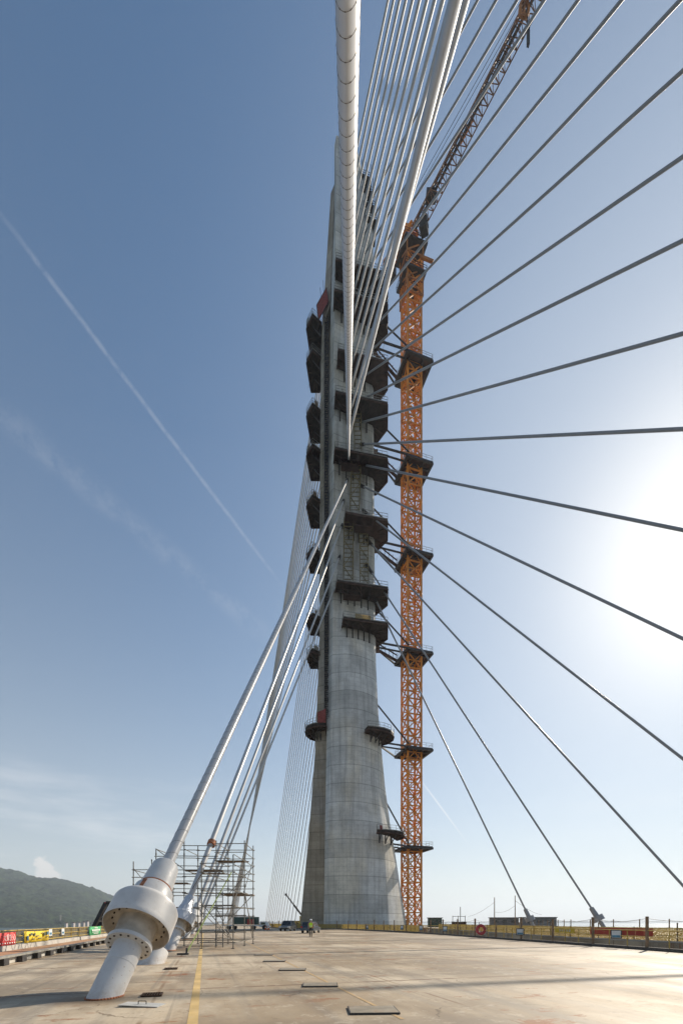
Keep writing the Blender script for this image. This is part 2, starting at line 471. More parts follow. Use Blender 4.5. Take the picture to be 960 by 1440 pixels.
# thin veil of high haze: pale towards the horizon and round the sun
dsun = g.n('ShaderNodeVectorMath', operation='DOT_PRODUCT'); g.put(dsun.inputs[0], dv); dsun.inputs[1].default_value = sd
vh = g.math('MULTIPLY', g.math('POWER', 2.718, g.math('MULTIPLY', g.math('MAXIMUM', z, 0), -2.8)), .84)
tsun = g.math('DIVIDE', g.math('SUBTRACT', dsun.outputs['Value'], .55), .45, clamp=True)
vs_ = g.math('MULTIPLY', g.math('POWER', tsun, 3.2), .60)
mask = masks[0]
for q in masks[1:]: mask = g.math('MAXIMUM', mask, q)
hs = g.n('ShaderNodeHueSaturation'); hs.inputs['Hue'].default_value = .494; hs.inputs['Saturation'].default_value = 1.42; g.put(hs.inputs['Color'], sky.outputs[0])
col = g.mix(vh, hs.outputs[0], (9.0, 9.1, 8.7))
col = g.mix(vs_, col, (8.2, 9.0, 9.6))
t2 = g.math('DIVIDE', g.math('SUBTRACT', dsun.outputs['Value'], .91), .09, clamp=True)
col = g.mix(g.math('MULTIPLY', g.math('POWER', t2, 6.5), .95), col, (14.5, 14.2, 13.6))
col = g.mix(mask, col, (10.3, 10.4, 10.5))
col = g.mix(cum, col, (10.8, 10.3, 9.8))
g.put(bg.inputs[0], col); bg.inputs[1].default_value = SKY
g.t.links.new(bg.outputs[0], wo.inputs[0])

S.view_settings.view_transform = 'Standard'; S.view_settings.look = 'None'; S.view_settings.gamma = 1
S.view_settings.exposure = 0.45; S.view_settings.use_curve_mapping = False
S.render.engine = 'CYCLES'
S.cycles.use_denoising = True; S.cycles.denoiser = 'OPENIMAGEDENOISE'
S.cycles.max_bounces = 6; S.cycles.diffuse_bounces = 3; S.cycles.glossy_bounces = 2; S.cycles.transparent_max_bounces = 24
S.cycles.volume_bounces = 0; S.cycles.sample_clamp_indirect = 6
S.render.film_transparent = False

# ------------------------------------------------------------------ the setting
def strip(L, Rr, ys, z0, z1):
    mb = MB(); vs = []
    for y in ys:
        vs += [(lerp_tab(L, y), y, z1), (lerp_tab(Rr, y), y, z1), (lerp_tab(Rr, y), y, z0), (lerp_tab(L, y), y, z0)]
    fs = []
    for k in range(len(ys) - 1):
        for i in range(4):
            j = (i + 1) % 4; fs.append((4 * k + i, 4 * k + j, 4 * k + 4 + j, 4 * k + 4 + i))
    e = 4 * (len(ys) - 1); fs += [(3, 2, 1, 0), (e, e + 1, e + 2, e + 3)]
    mb.add(vs, fs); return mb


L1 = [(-220, 57.2), (21.3, -16.3), (90, -37.2), (125, -46), (420, -107)]
R1 = [(-220, 78), (-40, 26), (8, 18.9), (22.3, 16.75), (34.3, 14.85), (60, 10.7), (80, 4.2), (90, .4), (91.5, -5), (100, -11.2), (112, -16), (160, -28), (420, -90)]
struct(strip(L1, R1, sorted({y for y, _ in L1 + R1}), -2.6, 0), 'bridge_deck', M['deck'])
L2 = [(-220, 70), (-40, 40), (8, 30.0), (22, 26.0), (42, 21.3), (60, 20.3), (90, 21.5), (118, 22), (150, 10), (420, -89)]
R2 = [(-220, 122), (-40, 79), (93, 47.5), (130, 56), (190, 60), (230, 40), (420, -60)]
struct(strip(L2, R2, sorted({y for y, _ in L2 + R2}), -2.6, -.01), 'opposite_deck', M['deck'])


def UV(u, v, z=0.): return Vector((-.2915 * u + .9566 * v, .9566 * u + .2915 * v, z))


mb = MB()
mb.hexa([UV(-40, -9.0, .004), UV(-40, -6.75, .004), UV(84, -6.75, .004), UV(84, -9.0, .004), UV(-40, -9.0, .10), UV(-40, -6.75, .10), UV(84, -6.75, .10), UV(84, -9.0, .10)])
struct(mb, 'walkway', M['walk'])
mb = MB()
mb.hexa([UV(-40, -9.35, .004), UV(-40, -9.0, .004), UV(84, -9.0, .004), UV(84, -9.35, .004), UV(-40, -9.35, .34), UV(-40, -9.05, .34), UV(84, -9.05, .34), UV(84, -9.35, .34)])
struct(mb, 'kerb', M['kerb'])


def ribbon(p, q, w, z, n=30):
    mb = MB(); p = Vector(p); q = Vector(q); d = (q - p).normalized(); s_ = Vector((d.y, -d.x, 0)) * w / 2; vs = []
    for k in range(n + 1):
        c = p.lerp(q, k / n); vs += [(c - s_).to_tuple()[:2] + (z,), (c + s_).to_tuple()[:2] + (z,)]
    mb.add(vs, [(2 * k, 2 * k + 1, 2 * k + 3, 2 * k + 2) for k in range(n)]); return mb


struct(ribbon(gx(268.5, 6.0), gx(285.5, 60), .155, .004), 'lane_marking', M['yellow_paint'])
M['ochre_line'] = plain('faint ochre line', (.46, .32, .17), .8, 0, .1, 2, 0, .2, (.36, .30, .23), 1.5, .9)
struct(ribbon(gx(566, 7.0), gx(316, 70), .07, .005), 'lane_marking', M['ochre_line'])

# sea
g = NG('sea water'); p = g.pos()
g.bump(g.noise(g.mapp(p, (1, .4, 1)), .09, 6, .6), .5, 1.2)
g.fin((.035, .075, .095), .18, 0, .5)
mb = MB(); mb.add([(-17000, -900, -22), (17000, -900, -22), (17000, 17000, -22), (-17000, 17000, -22)], [(0, 1, 2, 3)])
struct(mb, 'sea', g.m)

# hill over the estuary
def vnoise(x, y):
    from mathutils import noise as N
    return N.fractal(Vector((x, y, 3.3)), 1.0, 2.1, 5)


RIDGE = [(-400, 1190), (-200, 1205), (0, 1219), (12, 1222), (24, 1224), (36, 1229), (50, 1234), (62, 1235.5), (80, 1235), (92, 1237.5), (104, 1241), (116, 1244.5), (129, 1248),
         (142, 1253), (155, 1259), (170, 1267), (186, 1277), (205, 1289), (225, 1298), (240, 1301)]
from mathutils import noise as MN
NX, NY = 330, 150
Y0, Y1 = 1500., 5600.
hv = []
for j in range(NY + 1):
    fy = j / NY; Y = Y0 + (Y1 - Y0) * fy ** 1.25
    for i in range(NX + 1):
        px = -260 + 520 * i / NX
        X = (px - 480) / F * (Y * .55 + 3700 * .45)
        ridge = max(0., (HOR - lerp_tab(RIDGE, px)) / F * 3700 + 24)
        t = (Y - 1800) / (3700 - 1800)
        prof = max(0., t) ** .85 if t < 1 else max(0., 1 - (t - 1) * .9)
        spur = MN.fractal(Vector((X * .0017, Y * .0011, 1.7)), 1.0, 2.0, 4)
        z_ = -26 + ridge * max(0, prof) * (1 + .28 * spur * (1 - min(1, prof)) * 1.6)
        if prof > .02 and ridge > 4:
            z_ += MN.fractal(Vector((X * .012, Y * .012, 5.1)), .9, 2.0, 3) * 20 * min(1, ridge / 60)
            z_ += MN.noise(Vector((X * .03, Y * .03, 9))) * 12 * min(1, ridge / 60)
        hv.append((X, Y, z_))
mb = MB(); mb.add(hv, [(j * (NX + 1) + i, j * (NX + 1) + i + 1, (j + 1) * (NX + 1) + i + 1, (j + 1) * (NX + 1) + i) for j in range(NY) for i in range(NX)])
g = NG('wooded slope'); p = g.pos()
c = g.mix(g.step(g.noise(p, .006, 6, .6), .35, .65), (.008, .020, .011), (.028, .048, .018))
c = g.mix(g.math('MULTIPLY', g.step(g.noise(p, .014, 6, .75), .46, .56), .85), c, (.004, .012, .007))
c = g.mix(g.math('MULTIPLY', g.step(g.noise(g.mapp(p, (1, 1, 1.5)), .05, 4, .7), .52, .62), .6), c, (.07, .10, .035))
c = g.mix(g.step(g.noise(p, .0035, 5, .6), .66, .72), c, (.13, .125, .06))
g.bump(g.noise(p, .06, 4, .7), 1.0, 12)
g.fin(c, .9, 0, .1)
struct(mb, 'hills', g.m, 180)

# low far shore to the right of the river mouth
mb = MB(); vs = []
for i in range(81):
    X = -3600 + i * 150; hh = 10 + 22 * max(0, MN.fractal(Vector((X * .0013, .3, 0)), 1, 2, 4) + .35)
    vs += [(X, 9200, -24), (X, 9200, -22 + hh), (X, 10400, -24)]
mb.add(vs, [(3 * i + a, 3 * i + 3 + a, 3 * i + 4 + a, 3 * i + 1 + a) for i in range(80) for a in (0, 1)])
struct(mb, 'far_shore', M['house'] and g.m, 180)

# ------------------------------------------------------------------ pylon
AL = [(202, 470), (300, 470), (400, 466), (500, 463), (700, 462), (900, 461), (1050, 459), (1297, 455), (1310, 455)]
AV = [(202, 473), (300, 472), (400, 471), (500, 469.5), (700, 469), (900, 468), (1050, 464.5), (1297, 460), (1310, 460)]
AR = [(202, 503), (215, 507), (241, 512), (268, 519), (284, 524), (400, 525), (560, 525), (700, 526), (835, 527), (927, 528.5), (1000, 532), (1044, 536), (1096, 541),
      (1157, 549), (1198, 556), (1250, 563.5), (1297, 571), (1310, 573)]
AK = [(202, 500), (241, 509), (268, 516), (284, 521), (400, 522.5), (700, 523.5), (927, 526), (1000, 528.5), (1044, 530), (1108, 531), (1157, 536), (1215, 541), (1310, 546)]
RL = [(256, 465), (400, 456), (430, 453.5), (500, 451), (700, 449.5), (900, 449), (1050, 443), (1170, 434), (1297, 422), (1310, 421)]
SLOT = [(256, 471), (430, 464), (448, 455.5), (1000, 456), (1050, 459.5), (1310, 461)]


def zrow(y): return EYE + (HOR - y) / F * 100


def sm(a, b, v):
    t = max(0, min(1, (v - a) / (b - a))); return t * t * (3 - 2 * t)


def front_ring(y):
    z_ = zrow(y); w = sm(800, 1010, y); al, av, ar = lerp_tab(AL, y), lerp_tab(AV, y), lerp_tab(AR, y)
    pts = [gx(al, 99.9, z_), gx(av, 98.5, z_)]
    pk = lerp_tab(AK, y); w2 = sm(1000, 1150, y)
    xa = gx(av, 98.5).x; N_ = 18
    yk = (98.5 + .40 * (gx(pk, 102).x - xa)) * (1 - w) + 101.2 * w
    xk = gx(pk, yk).x
    for k in range(1, N_ + 1):
        u = k / N_
        yu = 98.5 + (yk - 98.5) * u                                          # flat face falling back to one side
        yl = 98.5 - 1.0 * math.sin(min(1, u / .45) * math.pi / 2) + 3.7 * max(0, (u - .25) / .75) ** 2.3   # swelling nose
        pts.append(Vector((xa + (xk - xa) * u, yu * (1 - w) + yl * w, z_)))
    k_ = (ar - 480) / F; dx_, dy_ = .5, .866                                  # flank turning away towards the crane
    t_ = max(.3, min(12, (k_ * yk - xk) / (dx_ - dy_ * k_)))
    for f_ in (.12, .4, .7, .9, 1.0):
        pts.append(Vector((xk + dx_ * t_ * f_, yk + dy_ * t_ * f_ - .35 * math.sin(f_ * math.pi) * w2, z_)))
    last = pts[-1]
    pts += [last + Vector((-.5, 1.6, 0)), Vector((last.x - 3.2, max(112.5, last.y + 3), z_)), gx(al + 4, 110.5, z_)]
    return pts


rootz = gx(497, 100, 0)
pyl = thing('bridge_pylon', rootz, 'tall grey concrete bridge pylon standing between the two decks', 'pylon')
ys = [1310, 1297, 1270, 1240, 1210, 1180, 1157, 1130, 1096, 1070, 1044, 1020, 1000, 980, 960, 927, 900, 870, 835, 800, 700, 560, 450, 400, 340, 300, 284, 268, 241, 222, 206]
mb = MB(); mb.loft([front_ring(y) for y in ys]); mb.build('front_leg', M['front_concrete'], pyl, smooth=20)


def rear_ring(y):
    z_ = zrow(y); l, s_ = lerp_tab(RL, y), lerp_tab(SLOT, y); w = sm(980, 1150, y)
    yl = 101.4 + 2.2 * w; ysl = (99.9 if y < 440 else 100.5) + 2.4 * w
    return [gx(l, yl, z_), gx(s_, ysl, z_), gx(s_ + .3, 103.4 + w, z_), gx(471, 103.6 + w, z_), gx(471, 110.5, z_), gx(l + 6, 113, z_)]


ys2 = [1310, 1250, 1170, 1110, 1050, 1000, 900, 700, 500, 449, 431, 400, 330, 257]
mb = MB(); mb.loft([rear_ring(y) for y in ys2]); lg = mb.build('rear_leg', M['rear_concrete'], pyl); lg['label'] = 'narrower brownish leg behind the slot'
# climbing form on the top shoulder
mb = MB()
for k in range(4):
    z0 = zrow(300 - k * 20); x0 = gx(516 - k * 2.5, 101).x
    mb.prism([(x0 - .5, 100.2), (x0 + 2.2, 101.0), (x0 + 2.0, 105), (x0 - .8, 105)], z0, z0 + .18)
    for dx in (.0, 1.0, 2.1): mb.bar((x0 + dx, 100.4 + dx * .3, z0), (x0 + dx, 100.4 + dx * .3, z0 + 3.1), .12)
    for dz in (.6, 1.1): mb.bar((x0, 100.4, z0 + dz), (x0 + 2.1, 101, z0 + dz), .07)
mb.build('climbing_form', M['steel_dark'], pyl)

# hoist track in the slot
hm = thing('hoist_mast', gx(459, 99.2, zrow(1012)), 'thin dark lattice hoist mast running up the pylon slot', 'hoist mast')
mb = MB(); a = gx(458.9, 99.2, zrow(1012)); b = gx(458.9, 99.2, zrow(455))
n_ = 66
for s1 in (-1, 1):
    for s2 in (-1, 1): mb.bar(a + Vector((s1 * .42, s2 * .4, 0)), b + Vector((s1 * .42, s2 * .4, 0)), .15)
for k in range(n_):
    z0 = a.z + (b.z - a.z) * k / n_; z1 = a.z + (b.z - a.z) * (k + 1) / n_
    for s2 in (-1, 1):
        mb.bar((a.x - .42, a.y + s2 * .4, z0), (a.x + .42, a.y + s2 * .4, z0), .11)
        mb.bar((a.x - .42 * (-1) ** k, a.y + s2 * .4, z0), (a.x + .42 * (-1) ** k, a.y + s2 * .4, z1), .09)
mb.build('lattice_frame', M['steel_dark'], hm)
mb = MB()
for k in range(0, n_, 5):
    mb = MB(); z0 = a.z + (b.z - a.z) * k / n_; mb.bar((a.x, a.y + .4, z0), (a.x, 102.5, z0), .12); mb.build('wall_tie', M['steel_dark'], hm)


# ------------------------------------------------------------------ working platforms
def platform(name, poly, z_, rails, brackets, label, group, m_deck, thick=.32, rail_h=1.15, tilt=None):
    c = Vector((sum(p[0] for p in poly) / len(poly), sum(p[1] for p in poly) / len(poly), z_))
    t = thing(name, c, label, 'work platform', group)
    mb = MB(); mb.prism(poly, z_ - thick, z_)
    mb.build('deck', m_deck, t)
    mb = MB()                                         # joists under the boards
    xs = [p[0] for p in poly]; y0_, y1_ = min(p[1] for p in poly), max(p[1] for p in poly)
    for p, q in zip(poly, poly[1:] + poly[:1]):
        mb.bar((p[0], p[1], z_ - thick - .14), (q[0], q[1], z_ - thick - .14), .22)
    ctr = Vector((c.x, c.y, z_ - thick - .12))
    for p, q in zip(poly, poly[1:] + poly[:1]):
        for f_ in (.33, .67):
            e = Vector((p[0] + (q[0] - p[0]) * f_, p[1] + (q[1] - p[1]) * f_, z_ - thick - .12)); mb.bar(e, e.lerp(ctr, .55), .13)
    mb.build('joists', M['form_brown'], t)
    mb = MB()
    for i in rails:
        p = Vector((*poly[i], z_)); q = Vector((*poly[(i + 1) % len(poly)], z_)); L_ = (q - p).length; k_ = max(1, round(L_ / 1.3))
        for k in range(k_ + 1):
            s_ = p.lerp(q, k / k_); mb.bar(s_, s_ + Vector((0, 0, rail_h)), .06)
        for h_ in (.55, rail_h): mb.bar(p + Vector((0, 0, h_)), q + Vector((0, 0, h_)), .06)
        mb.hexa([p, q, q + Vector((0.02, .05, 0)), p + Vector((0.02, .05, 0)), p + Vector((0, 0, .2)), q + Vector((0, 0, .2)), q + Vector((.02, .05, .2)), p + Vector((.02, .05, .2))])
    mb.build('railing', M['rail_grey'], t)
    rnd = random.Random(int(z_ * 10))
    if rnd.random() < .75:                                          # sheet of netting tied to part of the rail
        i = rnd.choice(rails); p = Vector((*poly[i], z_)); q = Vector((*poly[(i + 1) % len(poly)], z_)); f0 = rnd.uniform(0, .4); f1 = f0 + rnd.uniform(.25, .5)
        a_, b_ = p.lerp(q, f0), p.lerp(q, f1); o_ = Vector((.01, -.05, 0)); mb = MB(); mb.hexa([a_ + o_, b_ + o_, b_, a_, a_ + o_ + Vector((0, 0, 1.0)), b_ + o_ + Vector((0, 0, .9)), b_ + Vector((0, 0, .9)), a_ + Vector((0, 0, 1.0))])
        mb.build('net_panel', rnd.choice([M['ochre_net'], M['red_net'], M['rail_grey'], M['plank']]), t)
    for _ in range(rnd.randint(1, 3)):                              # hoses hanging over the edge
        i = rnd.choice(rails); p = Vector((*poly[i], z_)).lerp(Vector((*poly[(i + 1) % len(poly)], z_)), rnd.uniform(.1, .9)); L5 = rnd.uniform(1.2, 4.5)
        mb = MB(); mb.path([p + Vector((.25 * math.sin(k * .9), -.12, .6 - L5 * k / 5)) for k in range(6)], .035, 4); mb.build('hose', M['steel_dark'], t)
    for (bp, wl) in brackets:
        bp = Vector(bp); wl = Vector(wl); mb = MB()
        mb.bar((wl.x, wl.y, z_ - thick), (wl.x, wl.y, z_ - 2.6), .28); mb.bar((wl.x, wl.y, z_ - 2.4), (bp.x, bp.y, z_ - thick - .2), .16)
        mb.build('bracket', M['steel_dark'], t)
    return t


def face_pt(z_, u):
    """a point just proud of the front leg's camera side, u 0..1 left to right"""
    y = HOR - (z_ - EYE) / 100 * F; r = front_ring(y)[1:20]
    k = u * (len(r) - 1); i = min(int(k), len(r) - 2); return r[i].lerp(r[i + 1], k - i) + Vector((0, -.15, 0))


FRONT = [(362, 472), (405, 470), (489, 475.5), (549, 472), (628, 471), (717, 486), (815, 474), (866, 483)]
nF = len(FRONT)
for i, (yt, pxl) in enumerate(FRONT):
    z_ = EYE + (HOR - yt) / F * 95.5
    a0 = gx(pxl, 95.5); a1 = face_pt(z_ - .3, max(0., (pxl - 469) / 57)) + Vector((-.35, .4, 0))
    wide = .55 if i == 1 else 0
    poly = [(a0.x, 95.5 + .3 * max(0, (pxl - 472) / 14)), (9.9, 97.7), (10.35, 102.6), (8.0, 105.8), (6.9, 105.6), (6.7, 102.0), (a1.x, a1.y)]
    br = []
    for k in range(5 if i >= 3 else 3):
        u = (k + .5) / (5 if i >= 3 else 3); u = max(0, (pxl - 468) / 57) + u * (1 - max(0, (pxl - 468) / 57)) * .93
        w_ = face_pt(z_ - 1, u); br.append(((w_.x, w_.y - 1.5, 0), (w_.x, w_.y, 0)))
    o5 = platform('work_platform', poly, z_, [0, 1, 2, 6], br,
             'dark wraparound work platform on the front leg, %s from the top' % ORD[i + 1] if i < nF - 1 else 'dark wraparound work platform on the front leg, lowest before the bare shaft',
             'platforms wrapped round the front leg', [M['form_dark'], M['form_dark'], M['form_brown']][i % 3])
    if i in (1, 4, 5, 6):                                            # a second, lower stage hung under part of the deck
        mb = MB(); xa_ = a0.x + 1.2 + .7 * (i % 2); xb_ = xa_ + 3.8
        mb.prism([(xa_, 96.3), (xb_, 96.9), (xb_, 98.6), (xa_, 98.2)], z_ - 2.45, z_ - 2.3)
        for x5, y5 in ((xa_, 96.4), (xb_, 97.0), ((xa_ + xb_) / 2, 96.7)): mb.bar((x5, y5, z_ - 2.4), (x5, y5, z_ - .3), .1)
        mb.bar((xa_, 96.4, z_ - 1.4), (xb_, 97.0, z_ - 1.4), .07); mb.build('hung_stage', M['form_brown'], o5)
LEFT = [440, 489, 566, 623, 695, 769, 862, 912]
for i, yt in enumerate(LEFT):
    z_ = EYE + (HOR - yt) / F * 100
    k = .8 if i >= 5 else 1
    poly = [(-7.85, 102.1), (-6.4, 100.0), (-4.35, 101.6), (-4.4, 104), (-5.1, 102 + 5.7 * k), (-7.2, 102 + 5.7 * k)]
    platform('side_platform', poly, z_, [0, 1, 5], [((-6.4, 101.6, 0), (-4.75, 102.0, 0)), ((-6.3, 105, 0), (-4.8, 105, 0))],
             'small dark pointed platform on the slot side, %s from the top' % ORD[i + 1] if i < len(LEFT) - 1 else 'small dark pointed platform on the slot side, lowest of the column',
             'platforms hung on the rear leg', M['form_dark'], thick=.6)
# red netting beside the uppermost side platform
t = thing('safety_net', at(452, 430, 100.6), 'red brown safety net panel slung beside the uppermost slot platform', 'net')
mb = MB(); q = [at(445, 429, 101), at(459, 404, 100), at(462, 424, 99.7), at(447.5, 450, 100.6)]
mb.hexa([*q, *[p + Vector((.05, .12, 0)) for p in q]]); mb.build('net_sheet', M['red_net'], t)
mb = MB()
for a, b in ((0, 1), (1, 2), (2, 3), (3, 0)): mb.bar(q[a], q[b], .12)
mb.bar(at(451, 416, 100.5), at(450, 404, 100.5), .08); mb.bar(at(455, 409, 100.5), at(454, 394, 100.5), .08); mb.build('net_frame', M['steel_dark'], t)

# curved low platforms
def arc_poly(pts, inner):
    out = []
    for (a, b, c) in pts:
        for k in range(6):
            s_ = k / 6; out.append(tuple(((1 - s_) ** 2 * Vector(a) + 2 * s_ * (1 - s_) * Vector(b) + s_ * s_ * Vector(c))[:2]))
    return out + inner


z_ = EYE + (HOR - 1021) / F * 96.5
poly = [(5.5, 96.6), (7.3, 96.9), (9.2, 97.6), (10.8, 98.9), (11.6, 100.6), (11.6, 102.6), (10.6, 104.6), (9.2, 105.6), (8.4, 103), (7.2, 100), (5.0, 98.4)]
platform('curved_platform', poly, z_, [0, 1, 2, 3, 4, 5, 6], [((7, 97.4, 0), (6.3, 98.4, 0)), ((8.6, 98, 0), (7.4, 99.2, 0)), ((10, 99.4, 0), (8.3, 100.8, 0))],
         'curved dark platform with railing on the outer side of the widening front leg', 'curved low platforms', M['form_dark'], thick=.5)
z_ = EYE + (HOR - 1018) / F * 99
poly = [(-8.1, 101.5), (-7.5, 100), (-6.2, 98.9), (-4.8, 98.4), (-3.4, 98.6), (-3.4, 103), (-3.9, 106.5), (-5.4, 107), (-7.2, 105.6), (-8.0, 103.6)]
tp = platform('curved_platform', poly, z_, [0, 1, 2, 3, 8, 9], [((-6.4, 100, 0), (-5.4, 101.8, 0)), ((-5.2, 100, 0), (-4.6, 101.5, 0)), ((-6.6, 103, 0), (-5.6, 103, 0))],
              'curved dark platform with red net at the foot of the hoist mast', 'curved low platforms', M['form_dark'], thick=.6)
mb = MB(); mb.hexa([(-5.2, 98.3, z_), (-3.4, 98.4, z_), (-3.4, 98.5, z_), (-5.2, 98.4, z_), (-5.2, 98.3, z_ + 2.2), (-3.4, 98.4, z_ + 3.0), (-3.4, 98.5, z_ + 3.0), (-5.2, 98.4, z_ + 2.2)])
mb.build('red_netting', M['red_net'], tp)
z_ = EYE + (HOR - 1167) / F * 97
poly = [(7.6, 97.0), (9.6, 97.2), (11.8, 98.2), (13.6, 99.9), (14.2, 102), (14.0, 104.6), (13, 106.6), (12, 104), (10.8, 101.2), (9, 99), (7.6, 98.2)]
platform('curved_platform', poly, z_, [0, 1, 2, 3, 4, 5, 10], [((8.6, 97.6, 0), (8.2, 98.6, 0)), ((10.2, 98.2, 0), (9.6, 99.6, 0)), ((12, 99.6, 0), (11.0, 101.4, 0))],
         'sunlit railed platform lowest on the front leg, next to the crane', 'curved low platforms', M['form_dark'], thick=.45)

# yellowed stair ladders on the camera face
def stair(name, pxa, ya, pxb, yb, Y, w_px, label, cross):
    t = thing(name, at(pxa, ya, Y), label, 'ladder', 'access ladders on the pylon face')
    a0, a1 = at(pxa - w_px / 2, ya, Y), at(pxa + w_px / 2, ya, Y + w_px / F * Y * .4); b0, b1 = at(pxb - w_px / 2, yb, Y), at(pxb + w_px / 2, yb, Y + w_px / F * Y * .4)
    mb = MB()
    for o_ in (Vector((0, 0, 0)), Vector((.1, 1.0, 0))):
        mb.bar(a0 + o_, b0 + o_, .14); mb.bar(a1 + o_, b1 + o_, .14)
    mb.build('stile', M['sleeve_yellow'], t)
    mb = MB(); n = int((b0 - a0).length / .9)
    for k in range(n):
        s_ = k / n; mb.bar(a0.lerp(b0, s_), a1.lerp(b1, s_), .12)
        if cross and k % 3 == 0 and k + 3 <= n:
            s2 = (k + 3) / n
            if (k // 3) % 2: mb.bar(a0.lerp(b0, s_), a1.lerp(b1, s2), .14)
            else: mb.bar(a1.lerp(b1, s_), a0.lerp(b0, s2), .14)
    mb.build('rungs', M['sleeve_yellow'], t)


stair('access_ladder', 498, 717, 501, 642, 98.2, 13, 'yellowish access ladder hung above the sixth front platform', True)
stair('access_ladder', 489, 815, 490, 728, 97.6, 13, 'yellowish access ladder nearer the cables, above the seventh front platform', True)
stair('access_ladder', 512, 822, 511, 745, 98.9, 12, 'yellowish access ladder nearer the crane, above the seventh front platform', True)
stair('access_ladder', 503, 636, 502, 552, 98.6, 10, 'yellowish access ladder between the fourth and fifth front platforms', False)


# ------------------------------------------------------------------ stay cables
def helix(mb, a, d, r, s0, s1, pitch, tr):
    up = Vector((0, 0, 1)); x = d.cross(up).normalized(); y = d.cross(x); n = int((s1 - s0) / pitch * 14); prev = None
    for k in range(n + 1):
        s_ = s0 + (s1 - s0) * k / n; th = 2 * math.pi * (s_ / pitch); rad = x * math.cos(th) + y * math.sin(th)
        c = a + d * s_; tri = [c + rad * (r - .002) - d * tr, c + rad * (r + tr * .8), c + rad * (r - .002) + d * tr]
        o = len(mb.v); mb.v += tri
        if prev is not None:
            for i in range(3):
                j = (i + 1) % 3; mb.f.append((prev + i, o + i, o + j, prev + j))
        prev = o


def guide_pipe(t, T, d, r, m):
    mb = MB(); mb.lathe(T, -d, [(-1.6, r * 2.1), (1.5, r * 1.7), (1.5, r * 1.02)], 14); mb.build('guide_pipe', m, t, smooth=40)


